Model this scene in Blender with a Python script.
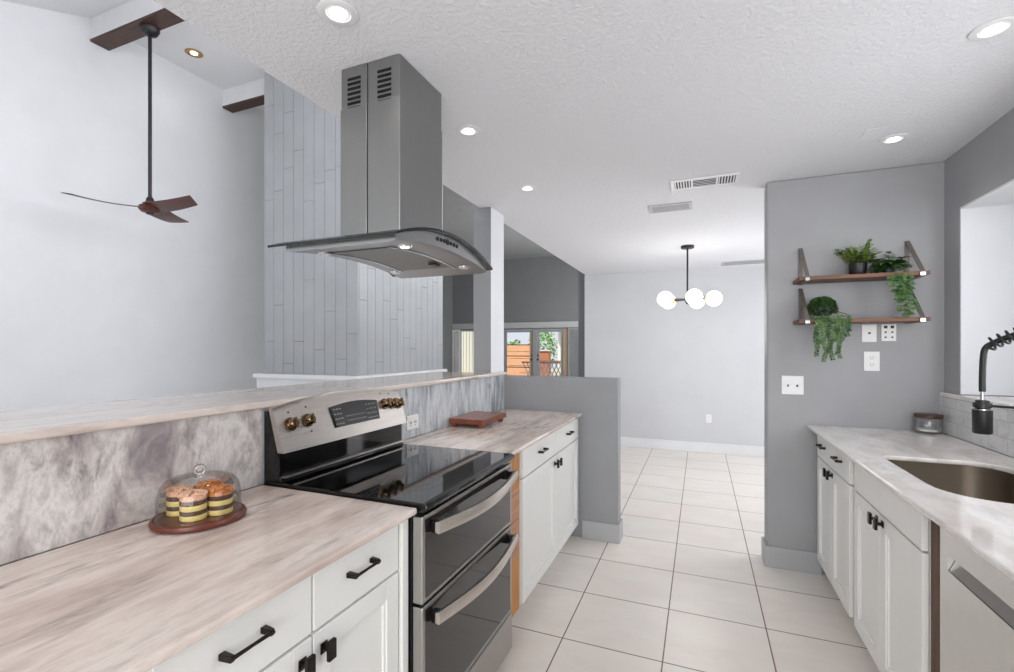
import bpy, bmesh, math, random
from mathutils import Vector, Matrix
random.seed(7)
for o in list(bpy.data.objects): bpy.data.objects.remove(o)
SC = bpy.context.scene
COL = SC.collection
PI = math.pi

# ------------------------------------------------------------------ camera
CAM_H = 1.3917
YAW = 0.388952
cd = bpy.data.cameras.new('camera'); cam = bpy.data.objects.new('camera', cd); COL.objects.link(cam)
cam.location = (0, 0, CAM_H); cam.rotation_euler = (PI/2, 0, YAW)
cd.sensor_fit = 'HORIZONTAL'; cd.sensor_width = 36; cd.lens = 471.79*36/1014; cd.shift_y = 11.92/1014
cd.clip_start = .05; cd.clip_end = 200
SC.camera = cam
# ------------------------------------------------------------------ world, exposure
SC.view_settings.view_transform = 'Standard'; SC.view_settings.look = 'None'
SC.view_settings.gamma = 1; SC.view_settings.use_curve_mapping = False
SC.view_settings.exposure = 0.30
w = bpy.data.worlds.new('world'); SC.world = w; w.use_nodes = True
bg = w.node_tree.nodes['Background']; bg.inputs[0].default_value = (.86, .91, 1, 1); bg.inputs[1].default_value = .75
# ------------------------------------------------------------------ large lights
def area(name, loc, rot, sx, sy, energy, color=(1, 1, 1)):
    l = bpy.data.lights.new(name, 'AREA'); l.shape = 'RECTANGLE'; l.size = sx; l.size_y = sy; l.energy = energy; l.color = color
    o = bpy.data.objects.new(name, l); COL.objects.link(o); o.location = loc; o.rotation_euler = rot
    return o
sun = bpy.data.lights.new('sun', 'SUN'); sun.energy = 5.0; sun.angle = .02; sun.color = (1, .95, .88)
so = bpy.data.objects.new('sun', sun); COL.objects.link(so); so.location = (-20, 5, 20)
so.rotation_euler = Vector((0.55, 0.5, -1)).to_track_quat('-Z', 'Y').to_euler()
area('sink_window_light', (1.62, 1.85, 1.66), (0, PI/2, 0), .9, 1.2, 12, (.97, .98, 1))
area('dining_window_light', (2.55, 5.2, 1.4), (0, PI/2, 0), 1.9, 2.4, 46, (.98, .985, 1))
area('living_high_fill', (-1.72, 3.6, 3.5), (0, PI/2 + .28, 0), 1.6, 8.0, 108, (.985, .99, 1))  # added fill in front of the solid upper wall, not an actual window
area('great_room_side_fill', (-1.8, 12.0, 2.4), (0, PI/2, 0), 2.6, 5.0, 220, (1, .99, .98))  # unseen fill added to lift the dark far end of the great room
area('kitchen_rear_fill', (.3, -2.4, 1.5), (-PI/2, 0, PI), 2.2, 1.9, 70, (1, .992, .98))  # fill added behind the camera to brighten the kitchen, not an actual door
area('living_rear_fill', (-3.6, -2.2, 1.6), (-PI/2, 0, PI), 3.0, 2.0, 9, (.98, .99, 1))  # invented fill at the open back, brightens the left living wall

# ------------------------------------------------------------------ materials
def lin(c):
    return tuple((x/255/12.92 if x/255 <= .04045 else ((x/255+.055)/1.055)**2.4) for x in c) + (1,)
class NT:
    def __init__(s, name):
        s.m = bpy.data.materials.new(name); s.m.use_nodes = True; s.t = s.m.node_tree
        s.b = s.t.nodes['Principled BSDF']
    def n(s, typ, **kw):
        nd = s.t.nodes.new(typ)
        for k, v in kw.items():
            if k in nd.inputs: nd.inputs[k].default_value = v
            else: setattr(nd, k, v)
        return nd
    def l(s, a, b): s.t.links.new(a, b)
    def pos(s, scale=(1, 1, 1), rot=(0, 0, 0), loc=(0, 0, 0), obj=False):
        src = s.n('ShaderNodeTexCoord').outputs['Object'] if obj else s.n('ShaderNodeNewGeometry').outputs['Position']
        mp = s.n('ShaderNodeMapping'); mp.inputs['Scale'].default_value = scale; mp.inputs['Rotation'].default_value = rot; mp.inputs['Location'].default_value = loc
        s.l(src, mp.inputs['Vector']); return mp.outputs[0]
    def noise(s, vec, scale, detail=4, rough=.55, dist=0):
        nd = s.n('ShaderNodeTexNoise'); nd.inputs['Scale'].default_value = scale; nd.inputs['Detail'].default_value = detail
        nd.inputs['Roughness'].default_value = rough; nd.inputs['Distortion'].default_value = dist; s.l(vec, nd.inputs['Vector']); return nd.outputs['Fac']
    def ramp(s, fac, stops):
        r = s.n('ShaderNodeValToRGB'); e = r.color_ramp.elements
        while len(e) < len(stops): e.new(.5)
        for x, (p, c) in zip(e, stops): x.position = p; x.color = c if len(c) == 4 else lin(c)
        s.l(fac, r.inputs[0]); return r.outputs[0]
    def mix(s, fac, a, b, mode='MIX'):
        nd = s.n('ShaderNodeMix', data_type='RGBA', blend_type=mode)
        for sock, v in ((nd.inputs[0], fac), (nd.inputs[6], a), (nd.inputs[7], b)):
            if hasattr(v, 'links') or isinstance(v, bpy.types.NodeSocket): s.l(v, sock)
            else: sock.default_value = v
        return nd.outputs[2]
    def bump(s, h, strength, dist=.01):
        b = s.n('ShaderNodeBump'); b.inputs['Strength'].default_value = strength; b.inputs['Distance'].default_value = dist
        s.l(h, b.inputs['Height']); s.l(b.outputs[0], s.b.inputs['Normal'])
    def set(s, col=None, rough=.5, metal=0, **kw):
        if col is not None:
            if isinstance(col, bpy.types.NodeSocket): s.l(col, s.b.inputs['Base Color'])
            else: s.b.inputs['Base Color'].default_value = lin(col) if len(col) == 3 else col
        s.b.inputs['Roughness'].default_value = rough; s.b.inputs['Metallic'].default_value = metal
        for k, v in kw.items(): s.b.inputs[k.replace('_', ' ')].default_value = v
        return s.m

def paint(name, c, rough=.55, bump=0, scale=90, var=.03, obj=False):
    t = NT(name); v = t.pos(obj=obj)
    f = t.noise(v, 3, 3)
    c2 = tuple(max(0, x*(1-var)) for x in c)
    col = t.ramp(f, [(.3, lin(c2)), (.7, lin(c))])
    if bump: t.bump(t.noise(v, scale, 3, .6), bump, .01)
    return t.set(col, rough)

def plain(name, c, rough=.5, metal=0, var=.06, scale=30, **kw):
    t = NT(name); v = t.pos(obj=True)
    c2 = tuple(x*(1-var) for x in c)
    return t.set(t.ramp(t.noise(v, scale, 2), [(.35, lin(c2)), (.65, lin(c))]), rough, metal, **kw)

def steel(name, c=(176, 174, 170), rough=.28, axis='x'):
    t = NT(name)
    sc = {'x': (3, 700, 700), 'y': (700, 3, 700), 'z': (700, 700, 3)}[axis]
    f = t.noise(t.pos(sc, obj=True), 1, 2, .5)
    c2 = tuple(x*.96 for x in c)
    m = t.set(t.ramp(f, [(.3, lin(c2)), (.7, lin(c))]), rough, 1.0)
    rr = t.n('ShaderNodeMapRange'); rr.inputs['To Min'].default_value = rough-.01; rr.inputs['To Max'].default_value = rough+.03
    t.l(f, rr.inputs[0]); t.l(rr.outputs[0], t.b.inputs['Roughness'])
    return m

def wood(name, dark, light, axis='y', rough=.45, scale=1.0):
    t = NT(name)
    sc = {'x': (1.5, 22, 22), 'y': (22, 1.5, 22), 'z': (22, 22, 1.5)}[axis]
    sc = tuple(x*scale for x in sc)
    v = t.pos(sc, obj=True)
    f = t.noise(v, 1.2, 6, .65, 1.2); g = t.noise(t.pos(tuple(x*6 for x in sc), obj=True), 1, 2)
    a = t.ramp(f, [(.3, dark), (.7, light)])
    a = t.mix(.25, a, t.ramp(g, [(.35, dark), (.65, light)]))
    t.bump(f, .15, .003)
    return t.set(a, rough)

def marble(name, base, warm, vein, rot=(0, 0, 0), stretch=(2.0, .5, 2.0), k=1.0, contrast=1.0, rough=.14, seed=0, dist=.25):
    t = NT(name)
    v = t.pos(stretch, rot, (seed, seed*.7, seed*1.3))
    big = t.noise(v, 1.6*k, 8, .62, dist)
    col = t.ramp(big, [(.32, vein[0]), (.45, warm), (.56, base), (.66, warm), (.76, base)])
    st = t.noise(t.pos(tuple(x*2.4 for x in stretch), rot, (seed+4, 2, 1)), 2.0*k, 9, .66, dist*.8)
    msk = t.ramp(t.noise(v, 1.1*k, 3, .5), [(.44, (0, 0, 0, 1)), (.62, (1, 1, 1, 1))])
    dk = t.ramp(st, [(.50, (0, 0, 0, 1)), (.60, (.45, .45, .45, 1)), (.70, (1, 1, 1, 1))])
    mm = t.mix(1.0, dk, msk, 'MULTIPLY')
    sc = t.n('ShaderNodeMath', operation='MULTIPLY'); t.l(mm, sc.inputs[0]); sc.inputs[1].default_value = contrast
    col = t.mix(sc.outputs[0], col, lin(vein[1]))
    fine = t.noise(t.pos(tuple(x*4 for x in stretch), rot), 5*k, 6, .7, .2)
    fm = t.n('ShaderNodeMapRange'); fm.inputs['From Min'].default_value = .50; fm.inputs['From Max'].default_value = .72; fm.inputs['To Max'].default_value = .35*contrast
    t.l(fine, fm.inputs[0]); col = t.mix(fm.outputs[0], col, lin(vein[0]))
    t.set(col, rough)
    return t.m

M = {}
t = NT('ceiling_knockdown'); f = t.ramp(t.noise(t.pos(), 60, 4, .6, .3), [(.42, (0, 0, 0, 1)), (.60, (1, 1, 1, 1))]); t.bump(f, .38, .006)
M['ceiling'] = t.set((230, 231, 235), .8)
M['ceiling_high'] = paint('ceiling_smooth', (232, 233, 236), .8, .05, 60, .01)
M['wall_grey'] = paint('wall_grey_paint', (162, 163, 166), .5, .12, 110, .04)
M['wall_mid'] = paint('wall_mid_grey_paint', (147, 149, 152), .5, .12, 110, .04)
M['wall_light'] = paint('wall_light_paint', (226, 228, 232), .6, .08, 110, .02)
M['wall_dining'] = paint('wall_dining_paint', (207, 209, 212), .6, .08, 110, .02)
M['wall_dark'] = paint('wall_dark_paint', (118, 121, 123), .6, .08, 110, .03)
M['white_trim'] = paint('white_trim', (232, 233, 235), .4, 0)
M['grey_trim'] = paint('grey_trim', (176, 178, 180), .45, 0)
M['shiplap'] = paint('shiplap_paint', (170, 173, 177), .45, .05, 140, .05)
M['groove'] = plain('shiplap_backing', (60, 62, 66), .8)
M['cabinet'] = paint('cabinet_paint', (238, 238, 235), .35, 0, var=.01)
M['cabinet_in'] = plain('cabinet_shadow_gap', (120, 118, 112), .7)
M['black'] = plain('matte_black', (22, 22, 24), .42)
M['slot_black'] = plain('slot_black', (6, 6, 7), .9)
M['bronze'] = plain('dark_bronze', (38, 30, 27), .35, .6)
M['black_glass'] = plain('black_glass', (9, 9, 10), .04, var=.02)
M['black_plastic'] = plain('black_plastic', (16, 16, 18), .25)
M['steel'] = steel('brushed_steel', (214, 207, 200), .27, 'y')
M['steel_chimney'] = steel('brushed_steel_chimney', (152, 153, 152), .32, 'z')
M['steel_z'] = steel('brushed_steel_vertical', (176, 174, 170), .30, 'z')
M['steel_hood'] = steel('brushed_steel_hood', (168, 169, 169), .30, 'y')
M['steel_sink'] = steel('sink_steel', (150, 138, 124), .34, 'x')
M['steel_dw'] = plain('dishwasher_steel', (222, 221, 217), .27, 1, .02)
M['chrome'] = plain('chrome', (205, 205, 205), .12, 1)
M['brass'] = plain('brass', (190, 150, 95), .25, 1)
M['knob_bronze'] = plain('knob_bronze', (120, 100, 78), .2, 1)
M['dark_wood'] = wood('dark_walnut', (38, 22, 15), (86, 54, 38), 'x')
M['fan_wood'] = wood('fan_walnut', (56, 26, 18), (106, 56, 40), 'x', .4)
M['shelf_wood'] = wood('shelf_wood', (70, 44, 32), (132, 92, 68), 'x', .5)
M['board_wood'] = wood('board_mahogany', (88, 40, 26), (150, 82, 56), 'y', .3)
M['tray_wood'] = wood('tray_mahogany', (84, 36, 26), (118, 58, 42), 'y', .35)
M['lid_wood'] = wood('lid_wood', (58, 36, 28), (92, 62, 50), 'x', .4)
M['raw_wood'] = wood('raw_pine', (172, 112, 62), (226, 168, 100), 'z', .7, .7)
M['raw_wood_pale'] = wood('raw_pine_pale', (158, 108, 84), (216, 166, 132), 'y', .7, .7)
M['brown_gap'] = wood('brown_filler_wood', (62, 46, 36), (110, 86, 68), 'z', .7)
M['plastic_white'] = plain('white_plastic', (238, 238, 238), .35, var=.01)
M['plate_grey'] = plain('plate_slot', (40, 40, 42), .5)
M['vent_grey'] = plain('vent_grey', (188, 189, 192), .5)
M['vent_dark'] = plain('vent_dark', (70, 72, 76), .8)
M['bracket'] = plain('bracket_metal', (118, 111, 106), .45, .3)
M['marble_counter'] = marble('marble_counter_warm', (232, 220, 211), (214, 198, 188), ((184, 165, 157), (96, 86, 84)), (0, 0, -.22), (5.5, 1.1, 3.0), 1.1, 1.0, .13, 3, .15)
M['marble_bar'] = marble('marble_bar', (224, 213, 205), (212, 199, 190), ((192, 176, 167), (128, 112, 105)), (0, 0, .05), (5, .9, 3), 1.0, .8, .06, 9, .2)
M['marble_splash'] = marble('marble_splash_cloudy', (222, 218, 215), (190, 182, 180), ((142, 132, 136), (78, 70, 80)), (.3, 0, 0), (1, 3.2, 1.7), 1.9, 1.0, .16, 5, .5)
M['marble_splash_far'] = marble('marble_splash_streaked', (216, 219, 222), (180, 186, 192), ((140, 147, 156), (64, 72, 84)), (-.35, 0, 0), (1, 6.0, 1.1), 1.5, 1.0, .18, 2, .1)
M['marble_white'] = marble('marble_counter_white', (238, 235, 233), (224, 218, 214), ((204, 195, 191), (150, 142, 142)), (0, 0, .5), (2.2, .9, 1.4), 1.3, .6, .08, 6, .3)

def glass(name, tint=(1, 1, 1, 1), rough=0.0, ior=1.45):
    t = NT(name); t.set(tint, rough, 0); t.b.inputs['Transmission Weight'].default_value = 1; t.b.inputs['IOR'].default_value = ior
    return t.m
def thin_glass(name, refl=.12, tint=(1, 1, 1, 1)):
    t = NT(name); nd = t.t.nodes; out = nd['Material Output']
    tr = t.n('ShaderNodeBsdfTransparent'); tr.inputs[0].default_value = tint
    gl = t.n('ShaderNodeBsdfGlossy'); gl.inputs['Roughness'].default_value = .02
    fr = t.n('ShaderNodeFresnel'); fr.inputs[0].default_value = 1.5
    ad = t.n('ShaderNodeMath', operation='MULTIPLY_ADD'); t.l(fr.outputs[0], ad.inputs[0]); ad.inputs[1].default_value = .55; ad.inputs[2].default_value = refl*.15
    mx = t.n('ShaderNodeMixShader'); t.l(ad.outputs[0], mx.inputs[0]); t.l(tr.outputs[0], mx.inputs[1]); t.l(gl.outputs[0], mx.inputs[2])
    t.l(mx.outputs[0], out.inputs[0]); nd.remove(t.b); return t.m
M['pane'] = thin_glass('window_glass')
M['dome_glass'] = thin_glass('dome_glass', .1, (.985, .992, .99, 1))
M['solid_glass'] = glass('solid_glass')
M['canopy_glass'] = thin_glass('canopy_glass', .5, (.62, .66, .66, 1))
M['canopy_edge'] = plain('glass_cut_edge', (34, 40, 40), .1)
def emis(name, c, s):
    t = NT(name); t.set((255, 255, 255), .5); t.b.inputs['Emission Color'].default_value = c; t.b.inputs['Emission Strength'].default_value = s; return t.m
M['bulb'] = emis('lamp_glow', (1, .97, .93, 1), 6)
M['globe'] = emis('opal_globe_glow', (1, .98, .96, 1), 1.9)
M['hood_led'] = emis('hood_led_glow', (1, 1, .96, 1), 3)
M['warm_bulb'] = emis('warm_lamp_glow', (1, .82, .66, 1), 3)

# floor tiles
t = NT('floor_tile'); S = .4566; TX, TY = -.6118, 3.1089
br = t.n('ShaderNodeTexBrick'); br.offset = 0; br.squash = 1
br.inputs['Scale'].default_value = 1; br.inputs['Brick Width'].default_value = S; br.inputs['Row Height'].default_value = S
br.inputs['Mortar Size'].default_value = .0032; br.inputs['Mortar Smooth'].default_value = .1; br.inputs['Bias'].default_value = 0
br.inputs['Color1'].default_value = lin((236, 229, 222)); br.inputs['Color2'].default_value = lin((230, 226, 220)); br.inputs['Mortar'].default_value = lin((116, 96, 84))
t.l(t.pos((1, 1, 1), (0, 0, 0), (-TX+S*40, -TY+S*40, 0)), br.inputs['Vector'])
cl = t.noise(t.pos((1, 2.2, 1)), 3.0, 6, .62, .6)
col = t.mix(t.ramp(cl, [(.4, (0, 0, 0, 1)), (.75, (.45, .45, .45, 1))]), br.outputs[0], lin((218, 205, 196)))
col = t.mix(br.outputs['Fac'], col, lin((112, 92, 80)))
inv = t.n('ShaderNodeMath', operation='SUBTRACT'); inv.inputs[0].default_value = 1; t.l(br.outputs['Fac'], inv.inputs[1])
t.bump(inv.outputs[0], .3, .003)
M['floor'] = t.set(col, .3)

# marble subway backsplash
t = NT('marble_subway'); br = t.n('ShaderNodeTexBrick'); br.offset = .5
br.inputs['Scale'].default_value = 1; br.inputs['Brick Width'].default_value = .15; br.inputs['Row Height'].default_value = .074
br.inputs['Mortar Size'].default_value = .0016; br.inputs['Color1'].default_value = lin((222, 222, 222)); br.inputs['Color2'].default_value = lin((202, 203, 204)); br.inputs['Mortar'].default_value = lin((185, 184, 182))
sx = t.n('ShaderNodeSeparateXYZ'); t.l(t.pos(), sx.inputs[0]); cx = t.n('ShaderNodeCombineXYZ'); t.l(sx.outputs[1], cx.inputs[0])
zz = t.n('ShaderNodeMath', operation='SUBTRACT'); t.l(sx.outputs[2], zz.inputs[0]); zz.inputs[1].default_value = .915; t.l(zz.outputs[0], cx.inputs[1]); t.l(cx.outputs[0], br.inputs['Vector'])
f = t.noise(t.pos((1, 3, 5)), 4, 6, .65, 1)
M['subway'] = t.set(t.mix(t.ramp(f, [(.5, (0, 0, 0, 1)), (.75, (.6, .6, .6, 1))]), br.outputs[0], lin((168, 168, 170))), .25)

# filter mesh
t = NT('filter_mesh'); ck = t.n('ShaderNodeTexChecker'); ck.inputs['Scale'].default_value = 160; t.l(t.pos(obj=True), ck.inputs[0])
ck.inputs[1].default_value = lin((150, 148, 140)); ck.inputs[2].default_value = lin((96, 94, 88)); M['filter'] = t.set(ck.outputs[0], .4, .8)
# cake layers, icing
M['cream'] = plain('cake_cream', (236, 214, 132), .6); M['choc'] = plain('cake_chocolate', (92, 60, 48), .7); M['topping'] = plain('cake_crumble', (246, 194, 158), .7, var=.25, scale=300)
M['topping2'] = plain('cake_orange_crumble', (232, 148, 76), .65, var=.25, scale=300)
def leafmat(name, a, b):
    t = NT(name); f = t.noise(t.pos(obj=True), 25, 2); m = t.set(t.ramp(f, [(.35, a), (.65, b)]), .45); return m
M['leaf_fern'] = leafmat('fern_leaf', (92, 128, 58), (176, 194, 112))
M['leaf_dark'] = leafmat('trailing_leaf', (40, 74, 38), (86, 120, 62))
M['leaf_pearl'] = leafmat('pearl_leaf', (44, 76, 38), (94, 126, 70))
M['leaf_out'] = leafmat('shrub_leaf', (60, 120, 50), (150, 200, 110))
M['stem'] = plain('plant_stem', (70, 86, 44), .6)
M['soil'] = plain('soil', (40, 30, 24), .9)
M['terracotta_fence'] = wood('cedar_fence', (226, 160, 120), (244, 196, 156), 'x', .8)
M['brickwall'] = plain('garden_brick', (200, 130, 100), .8)
M['jamb_wood'] = plain('tan_door_jamb', (168, 148, 122), .5)
M['grass'] = plain('patio_ground', (170, 165, 150), .9)
M['stucco'] = plain('pale_stucco', (235, 232, 222), .8)
M['siding'] = plain('cream_blind', (226, 224, 206), .6)

# ------------------------------------------------------------------ mesh helpers
def BM(): return bmesh.new()
def box(bm, x0, x1, y0, y1, z0, z1):
    vs = [bm.verts.new((x, y, z)) for x in (x0, x1) for y in (y0, y1) for z in (z0, z1)]
    for f in ((0, 1, 3, 2), (4, 6, 7, 5), (0, 4, 5, 1), (2, 3, 7, 6), (0, 2, 6, 4), (1, 5, 7, 3)): bm.faces.new([vs[i] for i in f])
    return bm
def prism(bm, pts, lo, hi, axis='z'):
    def P(p, h):
        if axis == 'z': return (p[0], p[1], h)
        if axis == 'x': return (h, p[0], p[1])
        return (p[0], h, p[1])
    a = [bm.verts.new(P(p, lo)) for p in pts]; b = [bm.verts.new(P(p, hi)) for p in pts]
    n = len(pts)
    for i in range(n): bm.faces.new((a[i], a[(i+1) % n], b[(i+1) % n], b[i]))
    bm.faces.new(a[::-1]); bm.faces.new(b); bmesh.ops.recalc_face_normals(bm, faces=bm.faces[:]); return bm
def lathe(bm, c, prof, n=32, cap=True):
    rings = []
    for r, z in prof:
        rings.append([bm.verts.new((c[0]+r*math.cos(2*PI*i/n), c[1]+r*math.sin(2*PI*i/n), c[2]+z)) for i in range(n)])
    for a, b in zip(rings, rings[1:]):
        for i in range(n): bm.faces.new((a[i], a[(i+1) % n], b[(i+1) % n], b[i]))
    if cap: bm.faces.new(rings[0][::-1]); bm.faces.new(rings[-1])
    return bm
def tube(bm, path, r, n=10, cap=True):
    path = [Vector(p) for p in path]; rs = r if isinstance(r, (list, tuple)) else [r]*len(path)
    rings = []; up = None
    for i, p in enumerate(path):
        d = (path[min(i+1, len(path)-1)]-path[max(i-1, 0)]).normalized()
        if up is None: up = Vector((0, 0, 1)) if abs(d.z) < .9 else Vector((1, 0, 0))
        s = d.cross(up).normalized(); up = s.cross(d).normalized()
        rings.append([bm.verts.new(p+rs[i]*(math.cos(2*PI*k/n)*s+math.sin(2*PI*k/n)*up)) for k in range(n)])
    for a, b in zip(rings, rings[1:]):
        for k in range(n): bm.faces.new((a[k], a[(k+1) % n], b[(k+1) % n], b[k]))
    if cap: bm.faces.new(rings[0][::-1]); bm.faces.new(rings[-1])
    return bm
def sphere(bm, c, r, u=20, v=12, s=(1, 1, 1)):
    bmesh.ops.create_uvsphere(bm, u_segments=u, v_segments=v, radius=r, matrix=Matrix.Translation(c) @ Matrix.Diagonal((*s, 1))); return bm
def cyl(bm, a, b, r, n=20): return tube(bm, [a, b], r, n)

def tag(o, label=None, cat=None, group=None, kind=None):
    if label: o['label'] = label
    if cat: o['category'] = cat
    if group: o['group'] = group
    if kind: o['kind'] = kind
    return o
def root_of(p):
    while p.parent: p = p.parent
    return p
def obj(name, bm, mat, parent=None, smooth=False, bevel=0, label=None, seg=2):
    bmesh.ops.recalc_face_normals(bm, faces=bm.faces[:])
    if parent is not None: org = root_of(parent).location.copy()
    else:
        xs = [v.co.x for v in bm.verts]; ys = [v.co.y for v in bm.verts]; zs = [v.co.z for v in bm.verts]
        org = Vector(((min(xs)+max(xs))/2, (min(ys)+max(ys))/2, min(zs)))
    for v in bm.verts: v.co -= org
    me = bpy.data.meshes.new(name); bm.to_mesh(me); bm.free()
    for m in (mat if isinstance(mat, list) else [mat]): me.materials.append(m)
    if smooth:
        for p in me.polygons: p.use_smooth = True
    o = bpy.data.objects.new(name, me); COL.objects.link(o)
    if parent is not None: o.parent = parent
    else: o.location = org
    if bevel:
        b = o.modifiers.new('bevel', 'BEVEL'); b.width = bevel; b.segments = seg; b.limit_method = 'ANGLE'; b.angle_limit = .6
    if smooth:
        try: me.set_sharp_from_angle(angle=.7)
        except Exception: pass
    if label: o['label'] = label
    return o
def thing(name, loc, label, cat, group=None):
    o = bpy.data.objects.new(name, None); COL.objects.link(o); o.location = loc; o.empty_display_size = .05
    return tag(o, label, cat, group)
def struct(name, bm, mat, bevel=0): return tag(obj(name, bm, mat, None, bevel=bevel), kind='structure')
def copy_tree(o, parent=None):
    c = o.copy(); COL.objects.link(c); c.parent = parent
    for ch in list(o.children): copy_tree(ch, c)
    return c

# ================================================================== STRUCTURE
SOF = -1.545; HC = 2.452; XR = 1.28; YW = 3.416; YF = 6.81; HL = 4.585; XL = -5.47; YG = 15.8; XG = -8.70
struct('floor', box(BM(), -9.2, 3.2, -3.2, 16.0, -.08, 0), M['floor'])
struct('ceiling', box(BM(), SOF, 3.0, -3.0, YF+.2, HC, HC+.10), M['ceiling'])
# high wall above the kitchen soffit
b = box(BM(), SOF, SOF+.12, -3.0, YF+.15, HC+.10, HL+.1); struct('wall_soffit', b, M['wall_light'])
# living ceiling: flat part and slope towards the near side
struct('ceiling_living', box(BM(), XG-.2, SOF, 2.70, 5.8, HL, HL+.1), M['ceiling_high'])
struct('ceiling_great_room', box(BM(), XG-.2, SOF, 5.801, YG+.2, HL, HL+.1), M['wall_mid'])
struct('ceiling_slope', prism(BM(), [(-3.0, HL-.406*5.7), (2.70, HL), (2.70, HL+.1), (-3.0, HL+.1-.406*5.7)], XL-.1, SOF, 'x'), M['ceiling_high'])
b = box(BM(), XL-.12, XL, -3.0, 5.8, 0, HL); struct('wall_left', b, M['wall_light'])
struct('wall_alcove', box(BM(), XG-.1, XL-.12, 5.68, 5.80, 0, HL), M['wall_dark'])
struct('wall_far_left', box(BM(), XG-.1, XG, 5.80, YG, 0, HL), M['wall_dark'])
# far wall of great room with openings for window (-8.42..-7.72) and french doors (-6.56..-4.25)
b = BM(); box(b, XG-.1, -8.42, YG, YG+.15, 0, HL); box(b, -8.42, -7.72, YG, YG+.15, 0, .08); box(b, -8.42, -7.72, YG, YG+.15, 2.06, HL)
box(b, -7.72, -6.60, YG, YG+.15, 0, HL); box(b, -6.60, -4.22, YG, YG+.15, 2.04, HL); box(b, -4.22, SOF, YG, YG+.15, 0, HL)
struct('wall_great_room', b, M['wall_dark'])
struct('wall_great_room_right', box(BM(), SOF-.15, SOF, YF+.15, YG, 0, HL), M['wall_dark'])
struct('trim_1', box(BM(), -8.7, -2.6, YG-.04, YG, 2.10, 2.30), M['grey_trim'])
# dining far wall, dining right wall
struct('wall_dining', box(BM(), SOF-.02, 2.9, YF, YF+.14, 0, HC), M['wall_dining'])
b = BM(); box(b, 2.75, 2.9, YW+.14, 4.0, 0, HC); box(b, 2.75, 2.9, 6.4, YF, 0, HC); box(b, 2.75, 2.9, 4.0, 6.4, 0, .45); box(b, 2.75, 2.9, 4.0, 6.4, 2.3, HC)
struct('wall_dining_right', b, M['wall_dining'])
struct('baseboard_dining', box(BM(), SOF-.02, 2.75, YF-.014, YF, 0, .132), M['white_trim'], .004)
# shelf wall
b = box(BM(), .393, XR+.45, YW, YW+.14, 0, HC); struct('wall_shelf', b, M['wall_grey'], .012)
b = BM(); prism(b, [(.378, YW-.014), (.69, YW-.014), (.69, YW), (.393, YW), (.393, YW+.14), (1.5, YW+.14), (1.5, YW+.154), (.378, YW+.154)], 0, .132)
struct('baseboard_shelf', b, M['grey_trim'], .004)
# half wall
struct('wall_half', box(BM(), -1.4555, -.543, 3.41, 3.535, 0, 1.172), M['wall_mid'], .008)
b = BM(); prism(b, [(-.80, 3.396), (-.529, 3.396), (-.529, 3.549), (-1.44, 3.549), (-1.44, 3.535), (-.543, 3.535), (-.543, 3.41), (-.80, 3.41)], 0, .132)
struct('baseboard_half', b, M['grey_trim'], .004)
# column and pony wall under the bar
struct('wall_column', box(BM(), -1.60, -1.456, 3.235, 3.485, 0, HC-.001), M['wall_light'])
struct('column_shade_board', box(BM(), -1.60, -1.4565, 3.231, 3.2349, 1.207, HC-.001), M['wall_mid'])  # thin added board; its grey paints in the shade on the column front
struct('wall_pony', box(BM(), -1.86, -1.445, -1.2, 3.23, 0, 1.181), M['wall_light'])
# right wall with the deep window recess
b = BM(); X2 = XR+.42
box(b, XR, X2, -3.0, 1.2, 0, HC); box(b, XR, X2, 3.246, YW, 0, HC); box(b, XR, X2, 1.2, 3.246, 0, 1.118); box(b, XR, X2, 1.2, 3.246, 2.141, HC)
struct('wall_right', b, M['wall_grey'])
b = BM(); box(b, XR+.002, X2, 3.236, 3.2455, 1.145, 2.131); struct('jamb_lit_liner', b, M['wall_light'])  # added liner; its pale colour stands for window light on the grey jamb
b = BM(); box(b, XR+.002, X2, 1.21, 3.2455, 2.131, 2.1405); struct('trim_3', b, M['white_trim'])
b = BM(); box(b, XR-.022, X2, -1.2, YW-.002, 1.119, 1.142); struct('trim_4', b, M['marble_white'], .003)
# window in the recess
b = BM()
for (y0, y1, z0, z1) in ((1.2, 3.236, 1.142, 1.20), (1.2, 3.236, 2.07, 2.131), (1.2, 1.26, 1.2, 2.07), (3.18, 3.236, 1.2, 2.07), (2.19, 2.25, 1.2, 2.07)): box(b, X2-.08, X2-.03, y0, y1, z0, z1)
wn = struct('window_1', b, M['white_trim'], .004)
g = obj('pane', box(BM(), X2-.06, X2-.055, 1.26, 3.18, 1.2, 2.07), M['pane'], wn)
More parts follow.
